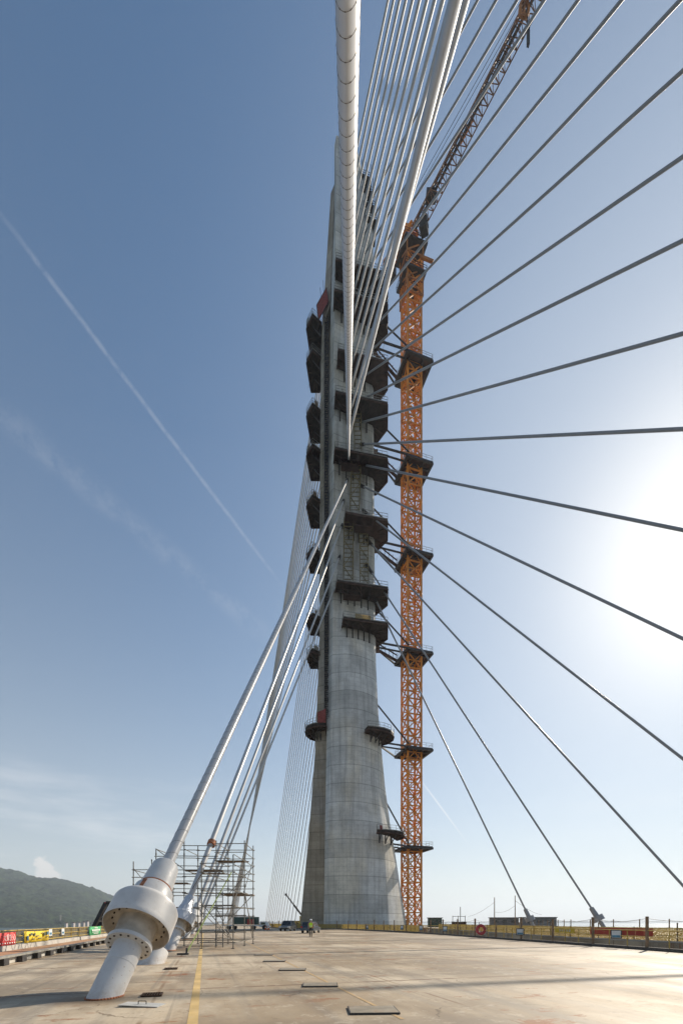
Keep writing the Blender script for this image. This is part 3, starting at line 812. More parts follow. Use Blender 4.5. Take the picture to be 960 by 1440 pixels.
def socket_near(t, A, d, sc=1.0, detail=True, film=False):
    mw = M['film'] if film else M['white_paint']; wob = .035 if film else 0
    up = Vector((0, 0, 1)); x = d.cross(up).normalized(); y = d.cross(x)
    mb = MB(); mb.lathe(A, d, [(-.7 * sc, .305 * sc), (1.42 * sc, .305 * sc)], 48); mb.build('anchor_pipe', M['white_paint'], t, smooth=40)
    gz = Vector((0, 0, 1)); e1 = (d - gz * d.z).normalized(); e2 = gz.cross(e1); ring = [A + e1 * (.305 * sc / d.z) * math.cos(k * math.pi / 20) + e2 * .305 * sc * math.sin(k * math.pi / 20) + Vector((0, 0, .012)) for k in range(41)]
    mb = MB(); mb.path(ring, .022, 6); mb.build('weld_bead', M['rust'], t, smooth=180)
    mb = MB(); mb.lathe(A, d, [(.78 * sc, .303 * sc), (.785 * sc, .309 * sc), (.80 * sc, .309 * sc), (.805 * sc, .303 * sc)], 48); mb.build('seam_ring', M['white_paint'], t)
    mb = MB(); mb.lathe(A, d, [(1.30 * sc, .30 * sc), (1.30 * sc, .48 * sc), (1.40 * sc, .48 * sc), (1.40 * sc, .32 * sc)], 48); fl = mb.build('flange', M['white_paint'], t, smooth=30)
    mb = MB()
    for k in range(16):
        th = 2 * math.pi * k / 16; c = A + d * (1.30 * sc) + (x * math.cos(th) + y * math.sin(th)) * .405 * sc; mb.tube(c - d * .02 * sc, c + d * .12 * sc, .023 * sc, n=6)
    mb.build('bolt_ring', M['bolt'], fl)
    mb = MB(); mb.lathe(A, d, [(1.40 * sc, .40 * sc), (1.96 * sc, .43 * sc)], 48); mb.build('neck', M['under'], t, smooth=30)
    prof = [(1.80 * sc, .715 * sc), (1.78 * sc, .73 * sc), (1.82 * sc, .74 * sc)] + [((1.9 + .1 * k) * sc, .74 * sc) for k in range(6)] + [(2.46 * sc, .735 * sc), (2.51 * sc, .71 * sc), (2.54 * sc, .52 * sc)]
    if film: prof += [(2.6 * sc, .5 * sc)]
    mb = MB(); mb.lathe(A, d, prof, 64, wob); cl = mb.build('collar', mw, t, smooth=35)
    mb = MB(); mb.lathe(A, d, [(1.96 * sc, .42 * sc), (1.96 * sc, .62 * sc), (1.83 * sc, .70 * sc), (1.805 * sc, .717 * sc)], 64); mb.build('collar_underside', M['under'], cl, smooth=30)
    mb = MB()
    for k in range(18):
        th = 2 * math.pi * (k + .3) / 18; c = A + d * (1.93 * sc) + (x * math.cos(th) + y * math.sin(th)) * .57 * sc; mb.tube(c - d * .012, c + d * .05 * sc, .019 * sc, n=6)
    mb.build('bolt_ring', M['bolt'], cl)
    if film: prof = [((2.52 + .11 * k) * sc, (.52 - .025 * k) * sc) for k in range(7)] + [(3.25 * sc, .34 * sc), (3.9 * sc, .28 * sc), (4.1 * sc, .15 * sc)]
    else: prof = [(2.52 * sc, .52 * sc), (2.66 * sc, .50 * sc), (3.02 * sc, .455 * sc), (3.10 * sc, .40 * sc), (3.13 * sc, .385 * sc)]
    mb = MB(); mb.lathe(A, d, prof, 48, wob); mb.build('sleeve', mw, t, smooth=30)
    if not film:
        mb = MB(); mb.lathe(A, d, [(3.13 * sc, .385 * sc), (3.5 * sc, .36 * sc), (3.92 * sc, .325 * sc), (4.00 * sc, .295 * sc), (4.02 * sc, .13 * sc)], 48); mb.build('upper_sleeve', M['white_paint'], t, smooth=30)
    if detail:
        mb = MB(); mb.lathe(A, d, [(3.11 * sc, .37 * sc), (3.11 * sc, .397 * sc), (3.155 * sc, .392 * sc), (3.155 * sc, .37 * sc)], 48); mb.build('rust_band', M['rust'], t)
        mb = MB(); th0 = -.0
        w_ = (Vector((-.12, -1, 0)) - d * (Vector((-.12, -1, 0)).dot(d))).normalized(); s2 = d.cross(w_)
        for (sa, ra), (sb, rb) in zip([(2.66, .504), (2.84, .481)], [(2.84, .481), (3.02, .459)]):
            q = []
            for s_, r_ in ((sa, ra), (sb, rb)):
                for e in (-.05, .05): q.append(A + d * s_ * sc + (w_ * math.cos(e / r_) + s2 * math.sin(e / r_)) * r_ * sc)
            q4 = [q[0], q[1], q[3], q[2]]
            mb.hexa([*q4, *[p + w_ * .004 for p in q4]])
        mb.build('rust_streak', M['rust'], t)


def cable(A, T, r0, label, group, sock=None, guide=False, helix_to=0., m=None, n=12, name='stay_cable', s_start=0.):
    A = Vector(A); T = Vector(T); d = (T - A).normalized(); t = thing(name, A, label, 'stay cable', group)
    mb = MB(); mb.tube(A + d * s_start, T, r0, r0, n=n, seg=6); mb.build('strand', m or M['hdpe'], t, smooth=60)
    if helix_to:
        mb = MB(); helix(mb, A, d, r0, max(s_start + .3, 8 if s_start == 0 else s_start), helix_to, .50, .0085); mb.build('seam', M['seam'], t)
    if sock == 'big': socket_near(t, A, d, 1.0, True)
    elif sock == 'film': socket_near(t, A, d, .95, False, True)
    elif sock == 'plain': socket_near(t, A, d, .95, False)
    elif sock == 'far':
        mb = MB(); mb.lathe(A, d, [(-.6, .33), (1.7, .33)], 16); mb.build('anchor_pipe', M['hdpe_backlit'], t, smooth=40)  # white far sockets share the darkened backlit tone
        mb = MB(); mb.lathe(A, d, [(1.8, .3), (1.8, .95), (2.75, .95), (2.75, .3)], 20); mb.build('collar', M['hdpe_backlit'], t, smooth=40)
        mb = MB(); mb.lathe(A, d, [(2.7, .45), (4.4, .38), (4.5, .17)], 16); mb.build('sleeve', M['hdpe_backlit'], t, smooth=40)
    if guide: guide_pipe(t, T, d, r0, M['steel_dark'])
    return t


# plane of anchors beside the walkway; the numbers are metres
GL = 'cables anchored along the walkway side of the near deck'
TL = {0: (488, 675), -1: (483, 704), -2: (481, 738), -3: (478, 781), -4: (474, 818)}
NEARLAB = {0: 'white stay cable rising from the biggest bolted socket beside the walkway, nearest socket',
           -1: 'white stay cable with red clamp whose socket is wrapped in crumpled film',
           -2: 'stay cable entering the scaffold just behind the film wrapped socket',
           -3: 'second stay cable inside the scaffold, behind the film wrapped socket',
           -4: 'lowest stay cable of the near row, closest to the pylon foot'}
for k in range(0, -5, -1):
    A = Vector((-4.71 + 4.35 * k, 9.06 - 14.95 * k, 0)); px_, py_ = TL[k]
    T = at(px_, py_, 99.5)
    cable(A, T, .15 if k == 0 else .165, NEARLAB[k], GL, {0: 'big', -1: 'film'}.get(k, 'plain'), True, 46 if k == 0 else 0, None, 20 if k == 0 else 10, s_start=3.7)
# red clamp on the second cable
A = Vector((-4.67 - 4.35, 9.06 + 14.95, 0)); T = at(483, 704, 99.5); d = (T - A).normalized()
ob = bpy.data.objects
mb = MB(); mb.lathe(A, d, [(8.3, .17), (8.3, .27), (8.62, .27), (8.62, .17)], 16)
mb.build('clamp', M['rust'], [o for o in ob if o.get('label') == NEARLAB[-1]][0], smooth=30)
GO = 'cables fanning overhead from anchors behind the viewer'
for k in range(1, 15):
    A = Vector((-4.67 + 4.78 * k, 9.06 - 14.43 * k, 0))
    if k == 1: A = Vector((-.15, -8.6, 0))
    if k == 2: A = Vector((4.45, -19.8, 0))
    T = at(489 + (1 if k > 1 else 1.2), 646 - 29.5 * (k - 1), 99.4)
    lab = ['', 'thickest ringed white stay cable passing straight overhead, alone in front of the pylon', 'broad white stay cable edging the overhead fan on its crane side'][k] if k < 3 else \
        'white stay cable of the overhead fan, %s in from its broad edge cable' % ORD[k - 2]
    cable(A, T, {1: .175, 2: .20, 3: .19}.get(k, .19), lab, GO, None, False, {1: 75}.get(k, 0), None, 28 if k == 1 else 14)
# plane on the opposite deck
GR = 'cables fanning to the opposite deck beyond the wire fence'
RT = {0: (526, 839), 1: (519, 800), 2: (519, 762), 3: (513, 720), 4: (508, 683), 5: (508, 653), 6: (508, 625), 7: (508, 594), 8: (508, 562), 9: (510, 530), 10: (510, 503)}
RA = [(39.6, 93.4), (44.8, 77.2), (48, 56.8), (51.7, 41.2), (55.4, 25.5), (58.9, 10.5), (62.4, -4.2), (65.6, -18), (68.8, -31.5), (71.6, -43.5), (74.8, -57.2), (77.4, -68.2), (79.8, -78.5), (82, -88),
      (84.2, -97), (86, -104.8), (87.1, -109.8), (88.3, -114.8)]
for k, (X, Y) in enumerate(RA):
    T = at(*(RT[k] if k in RT else (512, 503 - 29 * (k - 10))), 100.7)
    cable((X, Y, 0.1), T, .175, 'backlit slate grey stay cable fanning over the wire fence, %s' % ('lowest of the fan' if k == 0 else ORD[k + 1] + ' up the fan'), GR, 'far' if k < 2 else None, k < 7, 0, M['hdpe_backlit'], 8)
# beyond the pylon
GB = 'cables bunched beyond the pylon over the near deck edge'
for k in range(13):
    Y = 232 + 15 * k; px_ = 319 + k
    T = at(481 + 9 * k / 12, 612 - 30 * k, 103)
    cable(gx(px_, Y), T, .17, 'pale stay cable beyond the pylon in the tight bunch descending behind the scaffold', GB, None, False, 0, M['hdpe'], 6)
GF = 'cables in the open fan beyond the rear leg'
for k in range(14):
    i = 19 - k; Y = 150 + (412 - 150) * i / 19; px_ = 320 + 21836 / Y
    T = at(513 + 6 * (i - 6) / 13, 640 - 30 * (i - 6), 106)
    cable(gx(px_, Y), T, .17, 'thin pale open fan cable beside the rear leg, %s' % ('outermost' if k == 0 else ORD[k + 1] + ' in from its outer side'), GF, None, False, 0, M['hdpe'], 6)

# ------------------------------------------------------------------ tower crane
CB = Vector((17.95, 117, 0))
cax = Vector((.9566, .2915, 0)); cay = Vector((-.2915, .9566, 0))
cr = thing('tower_crane', CB, 'orange lattice tower crane standing tight beside the pylon', 'crane')
top = EYE + (HOR - 372) / F * 116.8
mb = MB(); nb = 44
a_, b_ = CB, Vector((CB.x, CB.y, top))
w_ = 3.75
for p in (-1, 1):
    for q in (-1, 1): mb.bar(a_ + cax * p * w_ / 2 + cay * q * w_ / 2, b_ + cax * p * w_ / 2 + cay * q * w_ / 2, .46)
for k in range(nb):
    z0 = top * k / nb; z1 = top * (k + 1) / nb; zm = (z0 + z1) / 2
    crn = [cax * p * w_ / 2 + cay * q * w_ / 2 for p, q in ((-1, -1), (1, -1), (1, 1), (-1, 1))]
    for i in range(4):
        u_, v_ = CB + crn[i], CB + crn[(i + 1) % 4]; md = (u_ + v_) / 2
        mb.bar((u_.x, u_.y, z0), (v_.x, v_.y, z0), .28)
        mb.bar((u_.x, u_.y, z0), (md.x, md.y, zm), .23); mb.bar((v_.x, v_.y, z0), (md.x, md.y, zm), .23)
        mb.bar((u_.x, u_.y, z1), (md.x, md.y, zm), .23); mb.bar((v_.x, v_.y, z1), (md.x, md.y, zm), .23)
        if i % 2 == 0: mb.bar((u_.x, u_.y, zm), (v_.x, v_.y, zm), .2)
    # sleeve joints of the mast sections
    if k % 2 == 0:
        for c_ in crn: mb.box(CB + c_ + Vector((0, 0, z0)), (.5, .5, .55), R(-17))
mb.build('mast', M['orange'], cr)
mb = MB()                                                        # ladder inside the mast
for s_ in (-.25, .25): mb.bar(CB + cax * s_ + cay * .8, Vector((CB.x, CB.y, top)) + cax * s_ + cay * .8, .07)
for k in range(int(top / .9)): mb.bar(CB + cax * -.25 + cay * .8 + Vector((0, 0, k * .9)), CB + cax * .25 + cay * .8 + Vector((0, 0, k * .9)), .05)
mb.build('ladder', M['rail_grey'], cr)
for ci, yc in enumerate((500, 645, 775, 914, 1051, 1190)):
    z_ = EYE + (HOR - yc) / F * 114
    q = [CB + cax * a + cay * b for a, b in ((-2.9, -3.7), (4.1, -3.7), (4.1, 3.8), (-2.9, 3.8))]
    poly = [(p.x, p.y) for p in q]
    mb = MB(); mb.prism(poly, z_ - .25, z_); col_ = mb.build('tie_collar', M['form_brown'], cr)
    mb = MB()
    for p0, p1 in zip(q, q[1:] + q[:1]):
        mb.bar((p0.x, p0.y, z_ - .5), (p1.x, p1.y, z_ - .5), .5)
    for s_ in (-1.75, 1.75):
        c0 = CB + cax * s_ + cay * -3.7; c1 = CB + cax * s_ + cay * 3.8; mb.bar((c0.x, c0.y, z_ - .45), (c1.x, c1.y, z_ - .45), .45)
        c0 = CB + cax * -2.9 + cay * s_; c1 = CB + cax * 4.1 + cay * s_; mb.bar((c0.x, c0.y, z_ - .5), (c1.x, c1.y, z_ - .5), .45)
    mb.build('collar_beam', M['steel_dark'], col_)
    mb = MB()
    for p0, p1 in zip(q, q[1:] + q[:1]):
        for k in range(5):
            s_ = p0.lerp(p1, k / 4); mb.bar((s_.x, s_.y, z_), (s_.x, s_.y, z_ + 1.15), .055)
        for h_ in (.6, 1.15): mb.bar((p0.x, p0.y, z_ + h_), (p1.x, p1.y, z_ + h_), .05)
    mb.build('railing', M['rail_grey'], col_)
    mb = MB()                                                     # struts to the pylon
    z2 = z_ - .3
    tgt = lerp_tab(AR, yc) ; xt = gx(tgt, 103).x - .3
    xt = gx(tgt, 111.5).x - .6
    mb.bar((q[0].x, q[0].y, z2), (xt, 110.5, z2 + .2), .34); mb.bar((q[0].x, q[0].y + 1.5, z2 - .4), (xt, 111.5, z2 - .4), .3)
    mb.bar((q[3].x, q[3].y, z2), (xt, 112.0, z2), .34)
    up_y = yc - 62; xu = gx(lerp_tab(AR, up_y), 109).x - .5
    mb.bar((q[0].x + .4, q[0].y, z_ + .3), (xu, 109, EYE + (HOR - up_y) / F * 109), .26)
    mb.build('tie_strut', M['steel_dark'], col_)
    if ci in (0, 1, 2, 3):                                        # railed catwalk to the pylon
        mb = MB(); a0 = Vector((xt, 112.2, z_ - .5)); b0 = Vector((q[3].x + .3, q[3].y - 1.3, z_ - .2))
        mb.bar(a0, b0, .5); mb.bar(a0 + Vector((0, 0, 1.7)), b0 + Vector((0, 0, 1.5)), .22)
        for k in range(7):
            s_ = a0.lerp(b0, k / 6); mb.bar(s_, s_ + Vector((0, 0, 2.1)), .11)
        mb.box(a0 + Vector((.7, 0, -.3)), (1.7, 1.2, 1.5)); mb.build('catwalk', M['form_brown'], col_)
# climbing frame and slewing unit
mb = MB(); zc0 = EYE + (HOR - 425) / F * 116.8; zc1 = EYE + (HOR - 352) / F * 116.8
lattice(mb, (CB.x, CB.y, zc0), (CB.x, CB.y, zc1), 4.4, 4.4, cax, cay, 4, .14, .10)
mb.build('climbing_frame', M['orange_dark'], cr)
for zz, kk in ((EYE + (HOR - 385) / F * 115.7, 2.9), (EYE + (HOR - 346) / F * 115.7, 3.1)):
    q = [CB + cax * a * kk + cay * b * kk for a, b in ((-1, -1), (1, -1), (1, 1), (-1, 1))]
    mb = MB(); mb.prism([(p.x, p.y) for p in q], zz - .4, zz)
    for p0, p1 in zip(q, q[1:] + q[:1]):
        for k in range(4):
            s_ = p0.lerp(p1, k / 3); mb.bar((s_.x, s_.y, zz), (s_.x, s_.y, zz + 1.2), .07)
        for h_ in (.6, 1.2): mb.bar((p0.x, p0.y, zz + h_), (p1.x, p1.y, zz + h_), .07)
    mb.build('gallery', M['steel_dark'], cr)
mb = MB(); mb.lathe((CB.x, CB.y, zc1), (0, 0, 1), [(0, 1.9), (1.2, 1.9), (1.25, 1.4), (2.8, 1.5), (2.85, 0.01)], 24); mb.build('slewing_ring', M['orange_dark'], cr)
mb = MB(); mb.bar(at(592, 361, 114), at(609, 368, 113.5), .55); mb.build('beam_arm', M['orange_dark'], cr)
zc = zc1 + 2.8
P0 = Vector((18.5, 114.8, zc)); P1 = at(743, 6, 93); jd = (P1 - P0).normalized(); P2 = P1 + jd * 12
jx = jd.cross(Vector((0, 0, 1))).normalized(); jy = jx.cross(jd).normalized()
mb = MB(); lattice(mb, P0, P2, 3.0, 2.6, jx, jy, 30, .09, .06, True); mb.build('jib', M['jib_brown'], cr)
mb = MB(); mb.bar(P0 + jy * -.5, P2 + jy * -.5, .42); mb.bar(P0 + jy * .2 + jx * .3, P2 + jx * .3 + jy * .2, .2); mb.build('jib_walkway', M['steel_dark'], cr)
mb = MB(); c_ = P0.lerp(P1, .50); mb.hexa([c_ + jx * a + jd * b + jy * e for e in (1.0, 1.2) for a, b in ((-1.3, -1.8), (-.5, -1.8), (-.5, 1.8), (-1.3, 1.8))]); mb.build('jib_panel', M['orange'], cr)
mb = MB(); c_ = P0.lerp(P1, .17); mb.box(c_, (2.4, 1.6, 1.8)); mb.build('winch_box', M['steel_dark'], cr)
mb = MB(); c_ = at(596, 318, 114); mb.box(c_, (1.8, 2.2, 2.6), R(-25)); cabo = mb.build('cab', M['steel_dark'], cr)
mb = MB(); mb.box(c_ + Vector((0, 0, .3)) + Vector((.2, -.42, 0)), (1.5, 1.5, 1.5), R(-25)); mb.build('window', M['glass'], cabo)
# rear deck, A frame, pendant lines
B0 = P0; hd = Vector((jd.x, jd.y, 0)).normalized(); B1 = P0 - hd * 9.5
mb = MB(); lattice(mb, B0, B1, 2.6, .9, Vector((hd.y, -hd.x, 0)), Vector((0, 0, 1)), 6, .16, .10); mb.build('rear_deck', M['orange'], cr)
mb = MB(); mb.box(B1 + Vector((0, 0, -1.3)) + hd * 1.0, (2.2, 2.8, 3.2), math.atan2(hd.y, hd.x)); mb.build('counterweight', M['steel_dark'], cr)
mb = MB(); mb.box(B0 - hd * 5 + Vector((0, 0, .9)), (3.0, 2.0, 1.6), math.atan2(hd.y, hd.x)); mb.build('winch', M['orange_dark'], cr)
AF = P0 - hd * 5.2 + Vector((0, 0, 7.5)); sx = Vector((hd.y, -hd.x, 0))
mb = MB()
for s_ in (-1, 1):
    mb.bar(B0 + sx * s_ - hd * .5, AF + sx * s_ * .4, .3); mb.bar(B1 + sx * s_ + hd * 1.0, AF + sx * s_ * .4, .22)
for k in range(1, 4): mb.bar((B0 + sx - hd * .5).lerp(AF + sx * .4, k / 4), (B0 - sx - hd * .5).lerp(AF - sx * .4, k / 4), .14)
mb.build('head_frame', M['orange'], cr)
mb = MB()
for s_ in (-.35, .35): mb.bar(AF + sx * s_, P1.lerp(P2, .8) + jy * .9 + sx * s_, .07)
mb.build('pendant_line', M['steel_dark'], cr)
hk = P1 + Vector((-1.1, -.5, -2.0))
mb = MB(); ring_o = [Vector((math.cos(a) * .9, 0, math.sin(a) * 1.6)) for a in [k * math.pi / 8 for k in range(16)]]
for o1, o2 in zip(ring_o, ring_o[1:] + ring_o[:1]): mb.bar(hk + o1, hk + o2, .5)
mb.bar(hk + Vector((0, 0, 1.6)), hk + Vector((0, 0, -1.7)), .4); mb.build('hoist_frame', M['orange_dark'], cr)
h0 = at(740, -8, 92.5); h1 = at(742.5, 66, 92.5)
mb = MB(); mb.bar(h0, at(742.3, 40, 92.5), .2); mb.box(at(742.4, 52, 92.5), (.5, .5, 3.2)); mb.tube(at(742.5, 62, 92.5), h1, .22, .1, 8); mb.build('hook_block', M['steel_dark'], cr)

# ------------------------------------------------------------------ stub, plates, grates on the deck
A = gx(212, 16.4); d = Vector((.047, .62, .78)).normalized()
mb = MB(); mb.lathe(A, d, [(-.5, .46), (.55, .46), (.56, .44), (.56, .01)], 40)
tag(mb.build('pipe_stub', M['white_paint'], None, A, 35), 'short white capped pipe stub behind the biggest bolted socket', 'pipe stub')
PL = ['largest dark edged cover plate lying on the ochre line, nearest of the row', 'second nearest cover plate along the ochre line', 'middle cover plate along the ochre line', 'fourth cover plate along the ochre line, towards the scaffold', 'smallest looking cover plate along the ochre line, beside the scaffold']
for i, (px_, py_) in enumerate(((524, 1422.5), (450, 1386.5), (411.5, 1364.5), (386, 1352.5), (371, 1343.5))):
    Y = EYE * F / (py_ - HOR); c_ = gx(px_, Y, 0); t = thing('cover_plate', c_, PL[i], 'cover plate', 'cover plates along the deck')
    mb = MB(); mb.box(c_ + Vector((0, 0, .028)), (.78, .58, .012), R(3)); mb.build('plate', M['plate'], t)
    mb = MB()
    for s_ in (-1, 1):
        mb.box(c_ + Matrix.Rotation(R(3), 3, 'Z') @ Vector((0, s_ * .298, .018)), (.82, .018, .028), R(3)); mb.box(c_ + Matrix.Rotation(R(3), 3, 'Z') @ Vector((s_ * .40, 0, .018)), (.018, .58, .028), R(3))
    mb.build('edge_frame', M['steel_dark'], t)
for i, (px_, py_, lab) in enumerate(((214, 1400.5, 'rusty open drain grate just beyond the loose pale lid'), (240.5, 1363.5, 'smaller looking rusty drain grate beyond the pipe stub'))):
    Y = EYE * F / (py_ - HOR); c_ = gx(px_, Y, 0); t = thing('drain_grate', c_, lab, 'drain grate', 'open drain grates')
    rot = R(17)
    mb = MB(); mb.box(c_ + Vector((0, 0, .008)), (.36, .40, .006), rot); mb.build('drain_shade', M['black'], t)  # flat black sheet in place of the shaded hole under the grille
    mb = MB(); m3 = Matrix.Rotation(rot, 3, 'Z')
    for k in range(7): mb.box(c_ + m3 @ Vector((-.15 + .05 * k, 0, .022)), (.012, .40, .022), rot)
    for s_ in (-1, 0, 1): mb.box(c_ + m3 @ Vector((0, s_ * .19, .024)), (.36, .02, .024), rot)
    for s_ in (-1, 1): mb.box(c_ + m3 @ Vector((s_ * .185, 0, .024)), (.025, .42, .028), rot)
    mb.build('grille', M['grate'], t)
c_ = gx(200, EYE * F / (1415 - HOR)); t = thing('loose_hatch', c_, 'thin pale metal lid with wire handle lying by the biggest socket', 'lid')
mb = MB(); m3 = Matrix.Rotation(R(-4), 3, 'Z') @ Matrix.Rotation(R(2), 3, 'Y'); mb.box(c_ + Vector((0, 0, .022)), (.72, .34, .012), 0, m3); mb.build('sheet', M['lid'], t)
mb = MB(); mb.path([c_ + Vector((-.07, .0, .03)), c_ + Vector((-.07, .0, .085)), c_ + Vector((.07, 0, .085)), c_ + Vector((.07, 0, .03))], .008); mb.build('handle', M['steel_dark'], t)

# ------------------------------------------------------------------ scaffold
sc = thing('scaffold_tower', (-8, 28, 0), 'tube scaffold built around the film wrapped socket', 'scaffold')
XS = [-6.05, -7.75, -9.75, -11.5, -12.9]; YS = [25.3, 28.2, 31.0]
TOP = {0: 4.9, 1: 6.55, 2: 6.7}
posts = []
for j, Y in enumerate(YS):
    for i, X in enumerate(XS):
        if j == 0 and i > 1: continue
        h_ = TOP[j] - (.5 if (i == 3 and j == 1) else 1.3 if i == 4 else 0) + (.35 if (i + j) % 3 == 0 else 0)
        x_ = X + random.uniform(-.05, .05); mb = MB(); mb.tube((x_, Y, .03), (x_, Y, h_), .032, n=8); mb.box((x_, Y, .02), (.16, .16, .03))
        for z0 in (1.9, 3.8, 5.7):
            if z0 < h_: mb.tube((x_, Y, z0 - .06), (x_, Y, z0 + .06), .045, n=8)
        mb.build('standard', M['galv'], sc, smooth=50); posts.append((i, j, x_, Y, h_))


def L_(i, j): return next((p for p in posts if p[0] == i and p[1] == j), None)


for j in range(3):
    for i in range(4):
        a, b = L_(i, j), L_(i + 1, j)
        if not a or not b: continue
        hs = [.35, .9, 1.9, 2.4, 3.3, 3.75, 4.3, 4.75, 5.3, 5.85, 6.4] if j == 2 or i == 0 else [.35, 1.4, 2.4, 3.3, 4.3, 4.75, 5.6, 6.2]
        mb = MB()
        for h_ in hs:
            if h_ < min(a[4], b[4]):
                q = h_ + random.uniform(-.04, .04); mb.tube((a[2] + .1, a[3] + .05, q), (b[2] - .12, b[3] + .05, q + random.uniform(-.03, .03)), .026, n=6)
        mb.build('ledger', M['galv'], sc, smooth=50)
for i in range(5):
    for j in range(2):
        a, b = L_(i, j), L_(i, j + 1)
        if not a or not b: continue
        mb = MB()
        for h_ in ([.35, 1.3, 2.35, 3.25, 4.25, 4.7, 5.25, 5.8, 6.35] if i < 2 else [1.3, 3.25, 4.7, 6.0]):
            if h_ < min(a[4], b[4]) + .05: mb.tube((a[2] + .05, a[3], h_), (b[2] + .05, b[3], h_), .026, n=6)
        mb.build('transom', M['galv'], sc, smooth=50)
for (i0, j0, z0, i1, j1, z1) in ((0, 2, .4, 0, 1, 3.3), (0, 1, 3.4, 0, 2, .6), (1, 2, .5, 2, 2, 2.4), (0, 0, .5, 1, 1, 2.3), (1, 0, 2.6, 0, 0, .4), (1, 1, 2.4, 2, 1, .5), (0, 2, 3.3, 1, 2, 1.6), (2, 1, 2.6, 1, 0, 4.2), (2, 1, 4.8, 3, 1, 6.0), (3, 1, 3.2, 4, 1, 4.8), (0, 1, 3.3, 0, 2, 5.8), (1, 1, .4, 1, 2, 2.4), (0, 0, 2.4, 0, 1, 4.6), (1, 2, 3.3, 0, 2, 5.3)):
    a, b = L_(i0, j0), L_(i1, j1)
    if a and b:
        mb = MB(); mb.tube((a[2] - .04, a[3] - .06, z0), (b[2] + .04, b[3] - .06, z1), .024, n=6); mb.build('brace', M['galv'], sc, smooth=50)
for (x0, x1, y0, y1, z0) in ((-7.7, -9.7, 28.25, 29.2, 4.72), (-9.8, -11.5, 28.25, 29.1, 3.9), (-6.1, -7.7, 28.3, 29.4, 3.28), (-6.1, -7.7, 30.1, 31, 3.3), (-7.8, -9.7, 30.2, 31.0, 4.72), (-7.8, -9.7, 28.3, 29.2, .42), (-11.5, -12.9, 28.3, 29.3, 3.1), (-6.1, -7.7, 28.3, 29.1, 5.3), (-6.2, -7.6, 25.4, 26.3, 2.42)):
    mb = MB(); n = 4
    for k in range(n):
        y_ = y0 + (y1 - y0) * (k + .5) / n; mb.box(((x0 + x1) / 2 + random.uniform(-.1, .1), y_, z0 + random.uniform(0, .03)), (abs(x1 - x0) + .3, (y1 - y0) / n * .93, .045), random.uniform(-.01, .01))
    mb.build('plank_deck', M['plank'], sc)
# access ladder and small raker
mb = MB()
for s_ in (-.2, .2): mb.bar((-7.0 + s_, 26.1, .05), (-7.4 + s_, 27.6, 3.35), .05)
for k in range(11): mb.bar((-7.2 - .036 * k, 26.15 + .136 * k, .3 + .3 * k), (-6.8 - .036 * k, 26.15 + .136 * k, .3 + .3 * k), .035)
mb.build('ladder', M['galv'], sc)
st = thing('tie_strap', (-7.1, 20.9, 0), 'yellow green lashing strap stretched from a deck ring up to the scaffold', 'strap')
mb = MB(); a = Vector((-7.1, 20.9, .10)); b = Vector((-6.55, 27.2, 4.5)); s_ = Vector((.035, 0, 0)); u_ = Vector((0, -.006, .006))
mb.hexa([a - s_, a + s_, b + s_, b - s_, a - s_ + u_, a + s_ + u_, b + s_ + u_, b - s_ + u_]); mb.build('webbing', M['strap'], st)
mb = MB(); mb.box((-7.22, 20.75, .04), (.5, .26, .07), .2); mb.tube((-7.1, 20.85, .05), (-7.1, 20.92, .3), .045, n=8); mb.build('ratchet', M['steel_dark'], st)

# ------------------------------------------------------------------ guide rail, walkway fence, banners
gr = thing('guide_rail', UV(20, -6.55), 'low pale guide rail on dark blocks along the walkway edge', 'guide rail')
mb = MB(); mb.hexa([UV(-20, -6.62, .25), UV(-20, -6.45, .25), UV(80, -6.45, .25), UV(80, -6.62, .25), UV(-20, -6.62, .33), UV(-20, -6.45, .33), UV(80, -6.45, .33), UV(80, -6.62, .33)])
mb.build('rail_beam', M['rail_grey'], gr)
mb = MB(); mb.hexa([UV(-20, -6.68, .01), UV(-20, -6.63, .01), UV(80, -6.63, .01), UV(80, -6.68, .01), UV(-20, -6.68, .25), UV(-20, -6.63, .25), UV(80, -6.63, .25), UV(80, -6.68, .25)])
mb.build('backing_board', M['kerb'], gr)
for k in range(58):
    u = -18 + 1.65 * k; mb = MB(); mb.box(UV(u, -6.52, .128), (.17, .45, .24), R(17)); mb.build('block', M['steel_dark'], gr)

wf = thing('walkway_fence', UV(25, -9.2), 'yellowish netted fence on the pale kerb beside the walkway', 'fence')
for k in range(44):
    u = -14 + 2.25 * k; mb = MB(); mb.tube(UV(u, -9.22, .3), UV(u, -9.22, 1.09), .024, n=6); mb.build('post', M['yellow_rail'], wf)
for h_ in (.45, .76, 1.07):
    mb = MB(); mb.tube(UV(-16, -9.2, h_), UV(84, -9.2, h_), .024, n=6); mb.build('rail', M['yellow_rail'], wf)
mb = MB(); mb.hexa([UV(-16, -9.255, .36), UV(-16, -9.25, .36), UV(84, -9.25, .36), UV(84, -9.255, .36), UV(-16, -9.255, 1.05), UV(-16, -9.25, 1.05), UV(84, -9.25, 1.05), UV(84, -9.255, 1.05)])
mb.build('net', M['ochre_net'], wf)


def u_at(px, v):      # distance along the deck where a line at lateral v shows at px
    k = (px - 480) / F; return v * (.9566 - k * .2915) / (k * .9566 + .2915)


